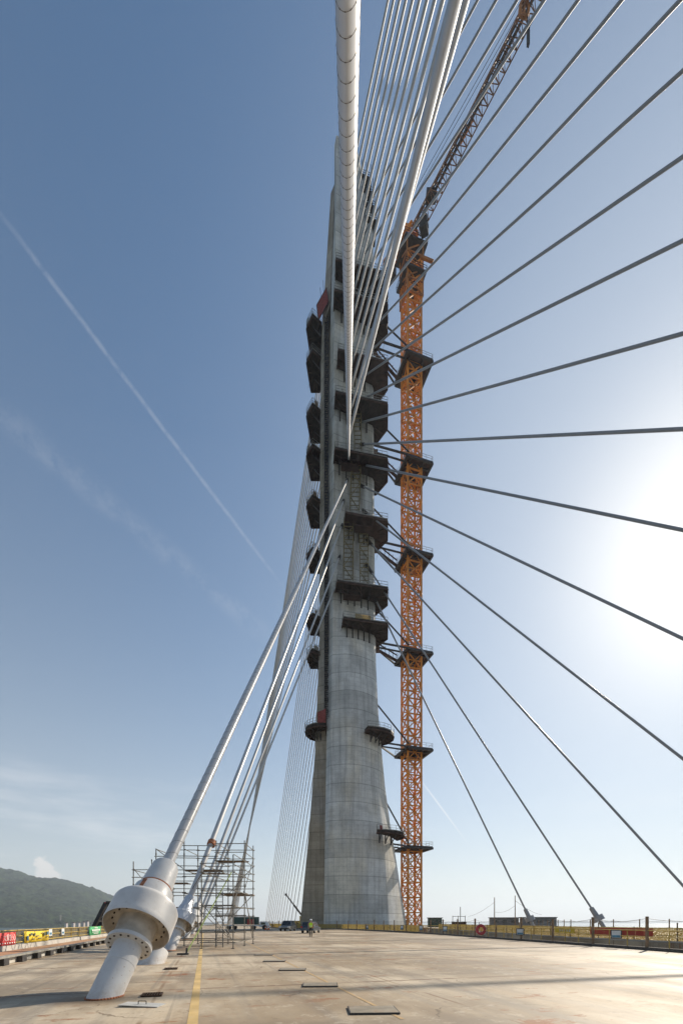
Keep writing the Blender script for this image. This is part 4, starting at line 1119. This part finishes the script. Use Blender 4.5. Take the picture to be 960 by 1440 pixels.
def banner(px0, px1, z0, z1, m, name, label, group, v=-9.12):
    ua, ub = u_at(px0, v), u_at(px1, v); n = 14
    t = thing(name, UV((ua + ub) / 2, v, z0), label, 'banner', group); mb = MB(); vs = []
    for k in range(n + 1):
        u = ua + (ub - ua) * k / n; w = .02 * math.sin(k * 1.7) + .012 * math.sin(k * 3.1)
        sag = .035 * math.sin(k / n * math.pi)
        for zz in (z0, (z0 + z1) / 2, z1): vs.append(UV(u, v + w * (1.5 - abs(zz - z0)), zz - (sag if zz == z1 else 0)))
    mb.add(vs, [(3 * k + a, 3 * k + 3 + a, 3 * k + 4 + a, 3 * k + 1 + a) for k in range(n) for a in (0, 1)])
    o = mb.build('cloth', m, t, smooth=180); sol = o.modifiers.new('thickness', 'SOLIDIFY'); sol.thickness = .006; sol.offset = 0
    return t, ua, ub


def lettering(t, txt, u0, z0, size, m, v=-9.055):
    cu = bpy.data.curves.new('lettering', 'FONT'); cu.body = txt; cu.size = size; cu.extrude = .002; cu.materials.append(m); cu.align_x = 'LEFT'; cu.space_character = 1.15
    tmp = bpy.data.objects.new('lettering_curve', cu); COL.objects.link(tmp); bpy.context.view_layer.update()
    me = bpy.data.meshes.new_from_object(tmp.evaluated_get(bpy.context.evaluated_depsgraph_get()))
    bpy.data.objects.remove(tmp); bpy.data.curves.remove(cu)
    o = bpy.data.objects.new('lettering', me); COL.objects.link(o); o.parent = t
    o.location = UV(u0, v, z0) - BASE[t.name]; o.rotation_euler = (R(90), 0, math.atan2(.9566, -.2915))
    return o


GBN = 'banners tied on the walkway fence'
t, ua, ub = banner(-40, 23, .36, 1.0, M['red_banner'], 'banner', 'red banner with white lettering tied to the walkway fence', GBN)
o = lettering(t, '大家安心', u_at(3, -9.1), .60, .36, M['white_print'])
mb = MB()
for k in range(12): c_ = UV(ua + (ub - ua) * (.25 + .06 * k), -9.06, .47); mb.box(c_, (.012, .1, .06), R(17))
mb.build('small_print', M['white_print'], t)
t, ua, ub = banner(34, 69, .36, 1.0, M['yellow_banner'], 'banner', 'yellow banner with dark print tied to the walkway fence', GBN)
mb = MB()
for (f_, zz, w, h_) in ((.22, .82, .3, .14), (.34, .80, .22, .16), (.45, .70, .5, .05), (.56, .56, .7, .04), (.30, .55, .4, .05), (.75, .78, .25, .2), (.86, .60, .3, .06), (.65, .85, .3, .05)):
    mb.box(UV(ua + (ub - ua) * f_, -9.055, zz), (.012, w, h_), R(17))
mb.build('dark_print', M['dark_print'], t)
mb = MB(); mb.box(UV(ua + (ub - ua) * .88, -9.05, .82), (.012, .32, .2), R(17)); mb.box(UV(ua + (ub - ua) * .08, -9.05, .62), (.012, .25, .25), R(17)); mb.build('blue_print', M['blue_print'], t)
t, ua, ub = banner(125, 142, .34, 1.12, M['green_banner'], 'banner', 'green banner with white print beside the big socket', GBN)
mb = MB()
for (f_, zz, w, h_) in ((.5, .97, 1.2, .08), (.5, .78, 3.2, .13), (.45, .62, 2.4, .05), (.5, .5, 1.9, .05)):
    for q in range(6): mb.box(UV(ua + (ub - ua) * f_ + w * (q - 2.5) / 6, -9.05, zz), (.012, w / 8, h_), R(17))
mb.build('white_print', M['white_print'], t)
for px_, lab in ((71, 'small white notice next to the yellow banner'), (88.5, 'small white notice alone between the yellow and green banners')):
    u = u_at(px_, -9.12); t = thing('notice', UV(u, -9.12, .6), lab, 'notice', 'notices on the walkway fence')
    mb = MB(); mb.box(UV(u, -9.12, .84), (.02, .62, .42), R(17)); mb.build('sheet', M['sign_face'], t)
    mb = MB(); mb.box(UV(u, -9.10, .77), (.012, .4, .14), R(17)); mb.build('print', M['blue_print'], t)
# leaning dark steel frame
t = thing('steel_frame', UV(48, -9.7), 'black leaning steel frame behind the biggest socket at the kerb', 'steel frame')
mb = MB(); p0, p1, p2, p3 = at(131, 1306, 47), at(149, 1270, 47), at(138.5, 1306, 48), at(155.5, 1272.5, 48)
mb.bar(p0, p1, .34); mb.bar(p2, p3, .34); mb.bar(p1, at(170, 1271, 47.5), .34); mb.bar(p3, at(172, 1272, 48.5), .3); mb.bar(p0.lerp(p1, .6), p2.lerp(p3, .6), .2); mb.bar(p0.lerp(p1, .3), p2.lerp(p3, .3), .2); mb.bar(at(170, 1271, 47.5), at(166, 1303, 47.5), .3)
mb.build('frame', M['steel_dark'], t)
mb = MB(); mb.bar(p1 + Vector((0, -.2, 0)), p3 + Vector((0, -.2, 0)), .12); mb.build('red_cord', M['truck_red'], t)

# ------------------------------------------------------------------ fences towards the opposite deck
FP = [(18.5, 8), (16.4, 22.3), (14.5, 34.3), (10.3, 60), (4, 80), (.2, 89.6), (-5.2, 91), (-11.5, 100), (-16.5, 112), (-28.5, 160)]


def resample(pts, step):
    out = []; acc = 0; nxt = 0
    for a, b in zip(pts, pts[1:]):
        a = Vector((*a, 0)); b = Vector((*b, 0)); L0 = (b - a).length
        while nxt <= acc + L0: out.append(a.lerp(b, (nxt - acc) / L0)); nxt += step
        acc += L0
    return out


nf = thing('wire_fence', (14.5, 34.3, 0), 'chain link fence with tall brown posts along the deck edge', 'fence')
tall = resample(FP, 4.05)
for i, p in enumerate(tall):
    lean = random.uniform(-.05, .05); hh = 1.78 + random.uniform(-.12, .1)
    if i % 5 == 3: hh = 1.2
    mb = MB(); mb.tube(p, p + Vector((lean, lean * .5, hh)), .085, .08, n=8); mb.build('post', M['timber'], nf, smooth=50)
low = resample(FP, 1.35)
for i, p in enumerate(low[:90]):
    if i % 3 == 0: continue
    mb = MB(); mb.tube(p, p + Vector((0, 0, 1.06)), .028, n=6); mb.build('stake', M['yellow_rail'], nf)
off = [(x + .0, y) for x, y in FP]
for h_, r_ in ((1.05, .03), (.72, .022)):
    mb = MB(); mb.path([Vector((x, y, h_)) for x, y in off], r_, 6); mb.build('rail', M['yellow_rail'], nf)
mb = MB()
for a, b in zip(FP, FP[1:]):
    a = Vector((*a, .09)); b = Vector((*b, .09)); dd = (b - a).normalized(); mb.box((a + b) / 2, ((b - a).length, .16, .16), math.atan2(dd.y, dd.x))
mb.build('bottom_beam', M['curb_beam'], nf)
mb = MB()
for a, b in zip(FP[3:], FP[4:]):
    a = Vector((*a, 0)); b = Vector((*b, 0)); o_ = Vector((.006, .008, 0)); z0, z1 = Vector((.05, .06, .2)), Vector((.05, .06, 1.0)); mb.hexa([a + z0, b + z0, b + z0 + o_, a + z0 + o_, a + z1, b + z1, b + z1 + o_, a + z1 + o_])
mb.build('yellow_net', M['yellow_net'], nf)
mb = MB(); mid = resample(FP, .17)
for k in range(min(430, len(mid) - 7)):                          # chain link, near 70 m
    z0, z1 = .18, 1.02
    a, b = mid[k], mid[k + 5]; mb.tube(Vector((a.x, a.y, z0)), Vector((b.x, b.y, z1)), .0045, n=3, caps=False); mb.tube(Vector((b.x, b.y, z0)), Vector((a.x, a.y, z1)), .0045, n=3, caps=False)
mb.build('wire_mesh', M['wire'], nf)
mb = MB()
for a, b in zip(tall, tall[1:]):                                 # slack rope over the tall posts
    pts = [a.lerp(b, k / 6) + Vector((0, 0, 1.68 - .16 * math.sin(k / 6 * math.pi))) for k in range(7)]; mb.path(pts, .012, 4)
mb.build('slack_rope', M['steel_dark'], nf)

ff = thing('netted_fence', (24.5, 42, 0), 'yellow netted fence on the edge of the opposite deck', 'fence')
FP2 = [(30.3, 8), (26.3, 22), (21.6, 42), (20.6, 60), (20.6, 88), (20.2, 95)]
for i, p in enumerate(resample(FP2, 3.6)):
    mb = MB(); mb.tube(p, p + Vector((0, 0, 1.45 if i % 2 else 1.12)), .05, n=6); mb.build('post', M['timber'], ff)
for h_ in (.5, 1.02):
    mb = MB(); mb.path([Vector((x - .05, y, h_)) for x, y in FP2], .028, 6); mb.build('rail', M['yellow_rail'], ff)
mb = MB()
for a, b in zip(FP2, FP2[1:]):
    a = Vector((a[0] + .06, a[1], 0)); b = Vector((b[0] + .06, b[1], 0)); o_ = Vector((.008, .003, 0)); z0, z1 = Vector((0, 0, -.1)), Vector((0, 0, 1.08))
    mb.hexa([a + z0, b + z0, b + z0 + o_, a + z0 + o_, a + z1, b + z1, b + z1 + o_, a + z1 + o_])
mb.build('net', M['yellow_net'], ff)
mb = MB()
for a, b in zip(FP2, FP2[1:]):
    a = Vector((*a, .06)); b = Vector((*b, .06)); dd = (b - a).normalized(); mb.box((a + b) / 2, ((b - a).length, .25, .12), math.atan2(dd.y, dd.x))
mb.build('bottom_beam', M['kerb'], ff)
# outer guard of the opposite deck
of = thing('outer_guard', (46.5, 93, 0), 'dark post and rope guard on the far edge of the opposite deck', 'fence')
OP = [(65.5, 34), (47, 93), (55, 130)]
pp = resample(OP, 5.2)
for i, p in enumerate(pp): mb = MB(); mb.tube(p, p + Vector((0, 0, 2.0)), .1, n=6); mb.build('post', M['timber'], of)
for h_ in (.6, 1.7):
    mb = MB()
    for a, b in zip(pp, pp[1:]): mb.path([a.lerp(b, k / 5) + Vector((0, 0, h_ - .12 * math.sin(k / 5 * math.pi))) for k in range(6)], .03, 4)
    mb.build('rope', M['steel_dark'], of)
# red sheet and yellow board on the netted fence
def on_ff(px, Yg): return gx(px, Yg)


def fpoint(path, px):
    k = (px - 480) / F
    for a, b in zip(path, path[1:]):
        fa = a[0] - k * a[1]; fb = b[0] - k * b[1]
        if fa * fb <= 0:
            s_ = fa / (fa - fb); return Vector((a[0] + (b[0] - a[0]) * s_, a[1] + (b[1] - a[1]) * s_, 0)), math.atan2(b[1] - a[1], b[0] - a[0])
    return Vector((path[0][0], path[0][1], 0)), 0


a, an = fpoint(FP2, 831); b, an2 = fpoint(FP2, 920)
t = thing('mesh_sheet', (a + b) / 2, 'red mesh sheet tied on the far netted fence', 'mesh sheet')
mb = MB(); o_ = Vector((-.12, -.04, 0)); z0, z1 = Vector((0, 0, .34)), Vector((0, 0, 1.0)); n = 8
for k in range(n):
    p, q = a.lerp(b, k / n) + o_, a.lerp(b, (k + .96) / n) + o_; w_ = Vector((.012, .004, 0)); mb.hexa([p + z0, q + z0, q + z0 + w_, p + z0 + w_, p + z1, q + z1, q + z1 + w_, p + z1 + w_])
mb.build('sheet', M['red_sheet'], t)
p, an = fpoint(FP2, 795); t = thing('direction_board', p, 'yellow board with pale lettering on the far netted fence', 'board')
mb = MB(); mb.box(p + Vector((-.14, -.05, .72)), (3.4, .03, .5), an); mb.build('panel', M['yellow_banner'], t)
mb = MB(); du = Vector((math.cos(an), math.sin(an), 0))
for k in range(5):
    c_ = p + du * (-.95 + .42 * k) + Vector((-.18, -.07, .72)); mb.box(c_, (.26, .01, .05), an); mb.box(c_ + Vector((0, 0, .12)), (.3, .01, .04), an); mb.box(c_ + Vector((0, 0, -.11)), (.22, .01, .04), an); mb.box(c_ + du * .05, (.05, .01, .3), an)
mb.build('lettering', M['white_print'], t)
# framed notices and lifebuoy on the wire fence
for px_, w_, h_, z_, lab in ((733, .62, .55, .72, 'black framed notice beside the lifebuoy on the wire fence'), (868.5, .56, .50, .80, 'black framed notice in front of the red mesh sheet'),
                             (627, .55, .62, .72, 'dark framed notice below the brown shed, beyond the lifebuoy'), (593, .55, .62, .72, 'dark framed notice near the crane foot on the wire fence'),
                             (566, .5, .62, .7, 'dark framed notice under the pylon base on the wire fence'), (517, .5, .7, .6, 'small dark notice in front of the sunless pylon base')):
    p, an = fpoint(FP, px_); du = Vector((math.cos(an), math.sin(an), 0)); nn = Vector((-.957, -.29, 0)) if px_ > 560 else Vector((-.5, -.86, 0))
    t = thing('framed_notice', p, lab, 'notice', 'framed notices on the wire fence'); c_ = p + nn * .12 + Vector((0, 0, z_)); an2 = math.atan2(nn.y, nn.x) + math.pi / 2
    # boards face the deck at a slant
    an2 = R(-38) if px_ > 560 else R(-15)
    fw = Vector((math.sin(an2), -math.cos(an2), 0))
    mb = MB(); mb.box(c_, (w_, .03, h_), an2); mb.build('frame', M['sign_frame'], t)
    mb = MB(); mb.box(c_ + fw * .02, (w_ * .82, .012, h_ * .80), an2); mb.build('sheet', M['sign_face'], t)
    mb = MB(); mb.box(c_ + fw * .03 + Vector((0, 0, -h_ * .24)), (w_ * .72, .008, h_ * .24), an2); mb.build('print', M['blue_print'], t)
p, an = fpoint(FP, 677.5); t = thing('lifebuoy', p, 'red lifebuoy hanging on the wire fence', 'lifebuoy')
fw = Vector((-.62, -.78, 0)); ex = Vector((.78, -.62, 0)); c_ = p + fw * .25 + Vector((0, 0, .78))
mb = MB(); vs = []; NA, NB = 28, 10
for i in range(NA):
    for j in range(NB):
        th = 2 * math.pi * i / NA; ph = 2 * math.pi * j / NB; r_ = .38 + .145 * math.cos(ph); vs.append(c_ + (ex * math.cos(th) + Vector((0, 0, 1)) * math.sin(th)) * r_ + fw * .145 * math.sin(ph))
mb.add(vs, [(i * NB + j, ((i + 1) % NA) * NB + j, ((i + 1) % NA) * NB + (j + 1) % NB, i * NB + (j + 1) % NB) for i in range(NA) for j in range(NB)]); mb.build('ring', M['ring'], t, smooth=180)
mb = MB()
for k in range(8):
    th = 2 * math.pi * k / 8; th2 = 2 * math.pi * (k + 1) / 8; mb.tube(c_ + (ex * math.cos(th) + Vector((0, 0, math.sin(th)))) * .54 + fw * .04, c_ + (ex * math.cos(th2) + Vector((0, 0, math.sin(th2)))) * .54 + fw * .04, .014, n=5)
mb.build('grab_line', M['white_print'], t)

# ------------------------------------------------------------------ things on the opposite deck
def shed(px, Y, w, dp, h_, wall, lab, roof=True, name='site_shed', cat='shed'):
    c_ = gx(px, Y); t = thing(name, c_, lab, cat, 'site sheds on the opposite deck')
    mb = MB(); mb.box(c_ + Vector((0, 0, h_ / 2)), (w, dp, h_), R(-8)); mb.build('wall', wall, t)
    mb = MB(); mb.box(c_ + Vector((0, 0, h_ + .1)), (w + .5, dp + .5, .2), R(-8)); mb.build('roof', M['shed_roof'], t)
    m3 = Matrix.Rotation(R(-8), 3, 'Z')
    for k in range(3):
        mb = MB(); mb.box(c_ + m3 @ Vector((-w * .3 + k * w * .3, -dp / 2 - .02, h_ * .6)), (w * .14, .06, h_ * .3), R(-8)); mb.build('window', M['glass'], t)
    return t


shed(708, 140, 8.2, 3, 2.7, M['shed_wall'], 'flat roofed grey site shed between the two thin poles')
shed(756, 135, 9.6, 3, 2.75, M['shed_wall'], 'longer flat roofed site shed behind the lowest fan cable socket')
shed(611, 135, 4.0, 2.6, 2.6, M['truck_green'], 'small dark green site container beside the crane foot', name='site_container', cat='container')
t = thing('generator_skid', gx(645, 125), 'brown railed generator skid between green container and grey shed', 'generator')
mb = MB(); mb.box(gx(645, 125, .9), (3.6, 1.8, 1.3)); mb.build('housing', M['form_brown'], t)
mb = MB()
for x_ in (-1.7, -.2, 1.7): mb.bar(gx(645, 124) + Vector((x_, 0, 0)), gx(645, 124) + Vector((x_, 0, 3.2)), .12)
mb.bar(gx(645, 124) + Vector((-1.7, 0, 3.0)), gx(645, 124) + Vector((1.7, 0, 3.0)), .12); mb.bar(gx(645, 124) + Vector((.4, 0, 0)), gx(645, 124) + Vector((.4, 0, 5.6)), .14); mb.build('frame', M['steel_dark'], t)
for px_, py_, lab in ((695, 1262.5, 'thin bare pole, the one nearer the crane, above the grey shed'), (724, 1260, 'thin bare pole between the two flat roofed sheds')):
    b_ = gx(px_, 112); t_ = at(px_, py_, 112); mb = MB(); mb.tube(b_, t_, .12, .09, n=8); t = thing('wire_pole', b_, lab, 'pole', 'thin poles on the opposite deck'); mb.build('shaft', M['timber'], t)
    mb = MB(); e = t_ + Vector((0, 0, -1.2)); sgn = -1 if px_ < 700 else 1
    mb.path([e + Vector((sgn * 6.5 * k / 6, 0, -3.6 * math.sin(k / 6 * 1.35))) for k in range(7)], .03, 4); mb.build('guy_wire', M['steel_dark'], t)
    if px_ < 700:
        f_ = at(724, 1274, 112); e2 = t_ + Vector((0, 0, -3.6)); mb = MB(); mb.path([e2.lerp(f_, k / 6) + Vector((0, 0, -.7 * math.sin(k / 6 * math.pi))) for k in range(7)], .03, 4); mb.build('span_wire', M['steel_dark'], t)


# ------------------------------------------------------------------ vehicles
def car(px, Y, rz, L0, Wd, H0, m, name, label, cat, van=False):
    c_ = gx(px, Y); t = thing(name, c_, label, cat); m3 = Matrix.Rotation(rz, 3, 'Z')

    def P(x, y, z): return c_ + m3 @ Vector((x, y, z))
    hw = Wd / 2; mb = MB()
    prof = [(-L0 / 2, .35), (-L0 / 2, .75), (-L0 / 2 + .15, .95), (L0 / 2 - .35, .82), (L0 / 2, .62), (L0 / 2, .32)]
    rings = []
    for f_, s_ in ((-1, .93), (-.8, 1), (.8, 1), (1, .93)): rings.append([P(f_ * hw, y * (1 if abs(f_) < 1 else .985), .35 + (z - .35) * (s_)) for y, z in prof])
    mb.loft(rings); mb.build('body', m, t, smooth=35)
    r0, r1 = (-L0 / 2 + .12, L0 / 2 - (1.15 if not van else .7)); s0 = .35 if not van else .12
    mb = MB(); lowr = [P(-hw * .95, r0, .9), P(hw * .95, r0, .9), P(hw * .95, r1, .85), P(-hw * .95, r1, .85)]; tp = [P(-hw * .78, r0 + s0, H0), P(hw * .78, r0 + s0, H0), P(hw * .78, r1 - .75, H0), P(-hw * .78, r1 - .75, H0)]
    mb.hexa(lowr + tp); mb.build('cabin', m, t, smooth=20)
    for nm, ids in (('rear_window', (0, 1)), ('side_window', (1, 2)), ('windscreen', (2, 3)), ('side_window', (3, 0))):
        a, b = lowr[ids[0]], lowr[ids[1]]; c2, d2 = tp[ids[1]], tp[ids[0]]; ce = (a + b + c2 + d2) / 4; nrm = (b - a).cross(d2 - a).normalized()
        if (ce - P(0, 0, 1)).dot(nrm) < 0: nrm = -nrm
        q = [ce + (p - ce) * .80 + nrm * .012 for p in (a, b, c2, d2)]; mb = MB(); mb.hexa([*q, *[p + nrm * .008 for p in q]]); mb.build(nm, M['glass'], t)
    for sx_ in (-1, 1):
        for y in (-L0 * .31, L0 * .31):
            mb = MB(); mb.tube(P(sx_ * (hw - .2), y, .33), P(sx_ * (hw + .01), y, .33), .33, n=18); wh = mb.build('wheel', M['tyre'], t, smooth=40)
            mb = MB(); mb.tube(P(sx_ * (hw - .02), y, .33), P(sx_ * (hw + .02), y, .33), .2, n=14); mb.build('rim', M['rim'], wh)
        mb = MB(); mb.box(P(sx_ * hw * .78, L0 / 2 - .02, .66), (.34, .1, .14), rz); mb.build('headlight', M['lamp_white'], t)
        mb = MB(); mb.box(P(sx_ * hw * .82, -L0 / 2, .82), (.22, .08, .22), rz); mb.build('tail_light', M['lamp_red'], t)
    mb = MB(); mb.box(P(0, L0 / 2, .42), (Wd * .7, .06, .16), rz); mb.build('grille', M['tyre'], t)
    return t


car(404.5, 76, R(172), 4.5, 1.85, 1.72, M['car_grey'], 'parked_suv', 'pale grey off road car facing the viewer ahead of the scaffold', 'car')
car(437, 62, R(-10), 4.3, 1.78, 1.50, M['car_blue'], 'parked_car', 'blue grey hatchback parked just beyond the walking man', 'car')
# flat truck with a green container behind the scaffold
c_ = gx(344, 88); t = thing('site_truck', c_, 'flat truck with green container seen through the scaffold', 'truck')
mb = MB(); mb.box(c_ + Vector((.3, 0, 1.75)), (4.6, 2.2, 1.4)); mb.build('container', M['truck_green'], t)
mb = MB(); mb.box(c_ + Vector((-.4, -.2, .85)), (6.8, 2.2, .28)); mb.build('flatbed', M['truck_white'], t)
mb = MB(); mb.box(c_ + Vector((1.4, -1.25, 1.5)), (1.3, .3, 1.1)); mb.build('red_panel', M['truck_red'], t)
mb = MB(); mb.hexa([c_ + Vector(p) for p in ((3.0, -1, .5), (4.9, -1, .5), (4.9, 1, .5), (3.0, 1, .5), (3.1, -.9, 1.55), (4.3, -.9, 1.55), (4.3, .9, 1.55), (3.1, .9, 1.55))]); cb = mb.build('cab', M['truck_white'], t)
mb = MB(); mb.box(c_ + Vector((3.7, -.99, 1.2)), (.8, .08, .4)); mb.build('window', M['glass'], cb)
for x_ in (-2.8, -1.7, 1.9, 4.0): mb = MB(); mb.tube(c_ + Vector((x_, -1.15, .45)), c_ + Vector((x_, -.8, .45)), .45, n=16); mb.build('wheel', M['tyre'], t, smooth=40)
# mobile crane boom beyond the cars
c_ = gx(433, 150); t = thing('mobile_crane', c_, 'dark telescopic boom of a mobile crane against the far cables', 'mobile crane')
mb = MB(); mb.bar(at(426, 1290, 150), at(413, 1273, 150), .6); mb.bar(at(413, 1273, 150), at(402, 1258.5, 150), .4); mb.build('boom', M['steel_dark'], t)
mb = MB(); mb.box(at(402, 1258.5, 150), (.7, .6, .7)); mb.build('boom_head', M['steel_dark'], t)
mb = MB(); mb.box(c_ + Vector((0, 0, 1.3)), (9, 2.5, 1.2)); mb.box(c_ + Vector((-1.2, 0, 2.6)), (3, 2.2, 1.6)); mb.build('carrier', M['yellow_rail'], t)
for x_ in (-3.4, -2, 2, 3.4): mb = MB(); mb.tube(c_ + Vector((x_, -1.3, .6)), c_ + Vector((x_, -.9, .6)), .6, n=14); mb.build('wheel', M['tyre'], t)
for px_, Y, lab in ((377.5, 84, 'orange traffic cone nearer the grey off road car'), (373.5, 86, 'orange traffic cone nearer the scaffold')):
    c_ = gx(px_, Y); t = thing('traffic_cone', c_, lab, 'traffic cone', 'traffic cones'); mb = MB(); mb.lathe(c_, (0, 0, 1), [(.04, .22), (.8, .04), (.82, .0)], 14); mb.build('body', M['cone'], t, smooth=40)
    mb = MB(); mb.box(c_ + Vector((0, 0, .025)), (.5, .5, .04)); mb.build('foot', M['tyre'], t)
    mb = MB(); mb.lathe(c_, (0, 0, 1), [(.40, .135), (.55, .105)], 14); mb.build('stripe', M['white_print'], t)
# low yellow barriers across the far deck
for k, (px_, Y) in enumerate(((352, 118), (365, 117), (387, 116), (397, 114), (416, 108))):
    c_ = gx(px_, Y); t = thing('yellow_barrier', c_, 'low yellow barrier in the row across the deck beyond the cars, %s from the scaffold' % ORD[k + 1], 'barrier', 'yellow barriers beyond the cars')
    mb = MB(); mb.box(c_ + Vector((0, 0, .75)), (1.9, .06, .5)); mb.build('panel', M['yellow_rail'], t)
    mb = MB()
    for s_ in (-.8, .8): mb.bar(c_ + Vector((s_, 0, 0)), c_ + Vector((s_, 0, 1.05)), .07); mb.box(c_ + Vector((s_, 0, .03)), (.1, .6, .05))
    mb.build('legs', M['steel_dark'], t)

# ------------------------------------------------------------------ the walking man
def skinned(name, joints, edges, m, parent=None, base=None, sub=2, root=0):
    me = bpy.data.meshes.new(name); b = BASE[parent.name] if parent is not None else Vector(base)
    me.from_pydata([Vector(j[0]) - b for j in joints], edges, []); o = bpy.data.objects.new(name, me); COL.objects.link(o)
    if parent is not None: o.parent = parent
    else: o.location = b
    BASE[o.name] = b; me.materials.append(m)
    sk = o.modifiers.new('skin', 'SKIN'); sk.use_smooth_shade = True
    for v, j in zip(me.skin_vertices[0].data, joints): v.radius = (j[1], j[2] if len(j) > 2 else j[1]); v.use_root = False
    me.skin_vertices[0].data[root].use_root = True
    ss = o.modifiers.new('sub', 'SUBSURF'); ss.levels = ss.render_levels = sub
    return o


pc = gx(436.8, 46.5)
def Q(x, y, z): return pc + Vector((x, y, z))
# walking away: one leg forward, heels touching the deck
J = [(Q(0, 0, .93), .125, .10), (Q(0, .01, 1.10), .125, .09), (Q(0, .02, 1.30), .145, .10), (Q(0, .02, 1.44), .10, .075), (Q(0, .03, 1.52), .052), (Q(0, .05, 1.62), .078, .09), (Q(0, .05, 1.70), .075, .085),
     (Q(-.10, 0, .88), .085), (Q(-.10, .12, .50), .058), (Q(-.10, .08, .10), .042), (Q(-.10, .22, .035), .038, .03),
     (Q(.10, 0, .88), .085), (Q(.10, .02, .49), .058), (Q(.10, -.24, .16), .042), (Q(.10, -.14, .04), .038, .03),
     (Q(-.20, .02, 1.40), .055), (Q(-.25, -.03, 1.13), .044), (Q(-.24, .02, .90), .032), (Q(-.235, .05, .80), .030, .02),
     (Q(.20, .02, 1.40), .055), (Q(.26, .03, 1.13), .044), (Q(.25, .14, .93), .032), (Q(.245, .18, .84), .030, .02)]
Ed = [(0, 1), (1, 2), (2, 3), (3, 4), (4, 5), (5, 6), (0, 7), (7, 8), (8, 9), (9, 10), (0, 11), (11, 12), (12, 13), (13, 14), (3, 15), (15, 16), (16, 17), (17, 18), (3, 19), (19, 20), (20, 21), (21, 22)]
man = skinned('person', J, Ed, M['skin'], None, pc)
tag(man, 'person in yellow green vest and white helmet walking away across the deck', 'person')
T_ = [(Q(0, 0, .98), .145, .115), (Q(0, 0, .92), .14, .115), (Q(-.10, 0, .86), .10), (Q(-.10, .12, .50), .075), (Q(-.10, .08, .12), .062), (Q(.10, 0, .86), .10), (Q(.10, .02, .49), .075), (Q(.10, -.22, .18), .062)]
skinned('trousers', T_, [(0, 1), (1, 2), (2, 3), (3, 4), (1, 5), (5, 6), (6, 7)], M['trouser'], man)
V_ = [(Q(0, 0, .90), .20, .15), (Q(0, .01, 1.15), .20, .145), (Q(0, .02, 1.33), .215, .145), (Q(0, .02, 1.46), .15, .10), (Q(-.19, .02, 1.41), .085), (Q(.19, .02, 1.41), .085)]
skinned('vest', V_, [(0, 1), (1, 2), (2, 3), (3, 4), (3, 5)], M['vest'], man)
mb = MB(); mb.lathe(Q(0, .01, 1.05), (0, 0, 1), [(0, .185), (.06, .187)], 20); mb.build('reflective_band', M['reflect'], man)
mb = MB(); mb.lathe(Q(0, .05, 1.665), (0, 0, 1), [(0, .155), (.012, .125), (.06, .122), (.10, .105), (.13, .07), (.142, .02), (.143, 0)], 20); mb.build('helmet', M['helmet'], man, smooth=60)
mb = MB(); mb.lathe(Q(0, .045, 1.58), (0, 0, 1), [(0, .06), (.05, .092), (.09, .10)], 16); mb.build('hair', M['hair'], man, smooth=60)
for (x_, y_, z_, rx) in ((-.10, .17, .055, 0), (.10, -.19, .10, .7)):
    mb = MB(); mb.box(Q(x_, y_, z_), (.10, .28, .10), 0, Matrix.Rotation(-rx, 3, 'X')); mb.build('boot', M['boot'], man)

# ------------------------------------------------------------------ far side of the water
random.seed(3)
for k, (px_, Y, w, h_) in enumerate(((117, 1700, 8, 9), (123, 1700, 6, 13), (110, 1720, 10, 7), (103, 1740, 9, 7), (131, 1690, 8, 8), (93, 1760, 7, 6))):
    c_ = gx(px_, Y, -22); labs = ['pale house low on the far shore in front of the hill, beside the tallest one', 'tallest pale house on the far shore', 'wide low house on the far shore, hillward of the tall one', 'low house in the middle of the far shore row', 'far shore house closest to the black steel frame', 'far shore house closest to the small mast']
    t = thing('shore_house', c_, labs[k], 'house', 'houses on the far shore'); mb = MB(); mb.box(c_ + Vector((0, 0, h_ / 2 + 6)), (w, 12, h_ + 12)); mb.build('wall', M['house'], t)
    mb = MB(); a = h_ + 12; mb.hexa([c_ + Vector(p) for p in ((-w / 2 - 1, -7, a), (w / 2 + 1, -7, a), (w / 2 + 1, 7, a), (-w / 2 - 1, 7, a), (-w / 2 - 1, -.3, a + 4), (w / 2 + 1, -.3, a + 4), (w / 2 + 1, .3, a + 4), (-w / 2 - 1, .3, a + 4))]); mb.build('roof', M['form_brown'], t)
c_ = at(85, 1298, 2000); t = thing('power_mast', c_, 'small pale lattice mast on the foot of the hill', 'mast')
mb = MB(); lattice(mb, c_, c_ + Vector((0, 0, 34)), 4, 4, Vector((1, 0, 0)), Vector((0, 1, 0)), 8, .5, .3)
for z_ in (22, 27, 32): mb.bar(c_ + Vector((-7, 0, z_)), c_ + Vector((7, 0, z_)), .8)
mb.build('frame', M['rail_grey'], t)

# ------------------------------------------------------------------ the air
mb = MB(); mb.hexa([(-17500, -1000, -23), (17500, -1000, -23), (17500, 17500, -23), (-17500, 17500, -23), (-17500, -1000, 640), (17500, -1000, 640), (17500, 17500, 640), (-17500, 17500, 640)])
hz = bpy.data.materials.new('air'); hz.use_nodes = True; nt = hz.node_tree; nt.nodes.clear()
ou = nt.nodes.new('ShaderNodeOutputMaterial'); pv = nt.nodes.new('ShaderNodeVolumePrincipled'); pv.inputs['Color'].default_value = (.78, .88, 1, 1); pv.inputs['Density'].default_value = 1.0e-4; pv.inputs['Anisotropy'].default_value = .3
nt.links.new(pv.outputs[0], ou.inputs['Volume'])
o = mb.build('haze', hz); o['kind'] = 'stuff'
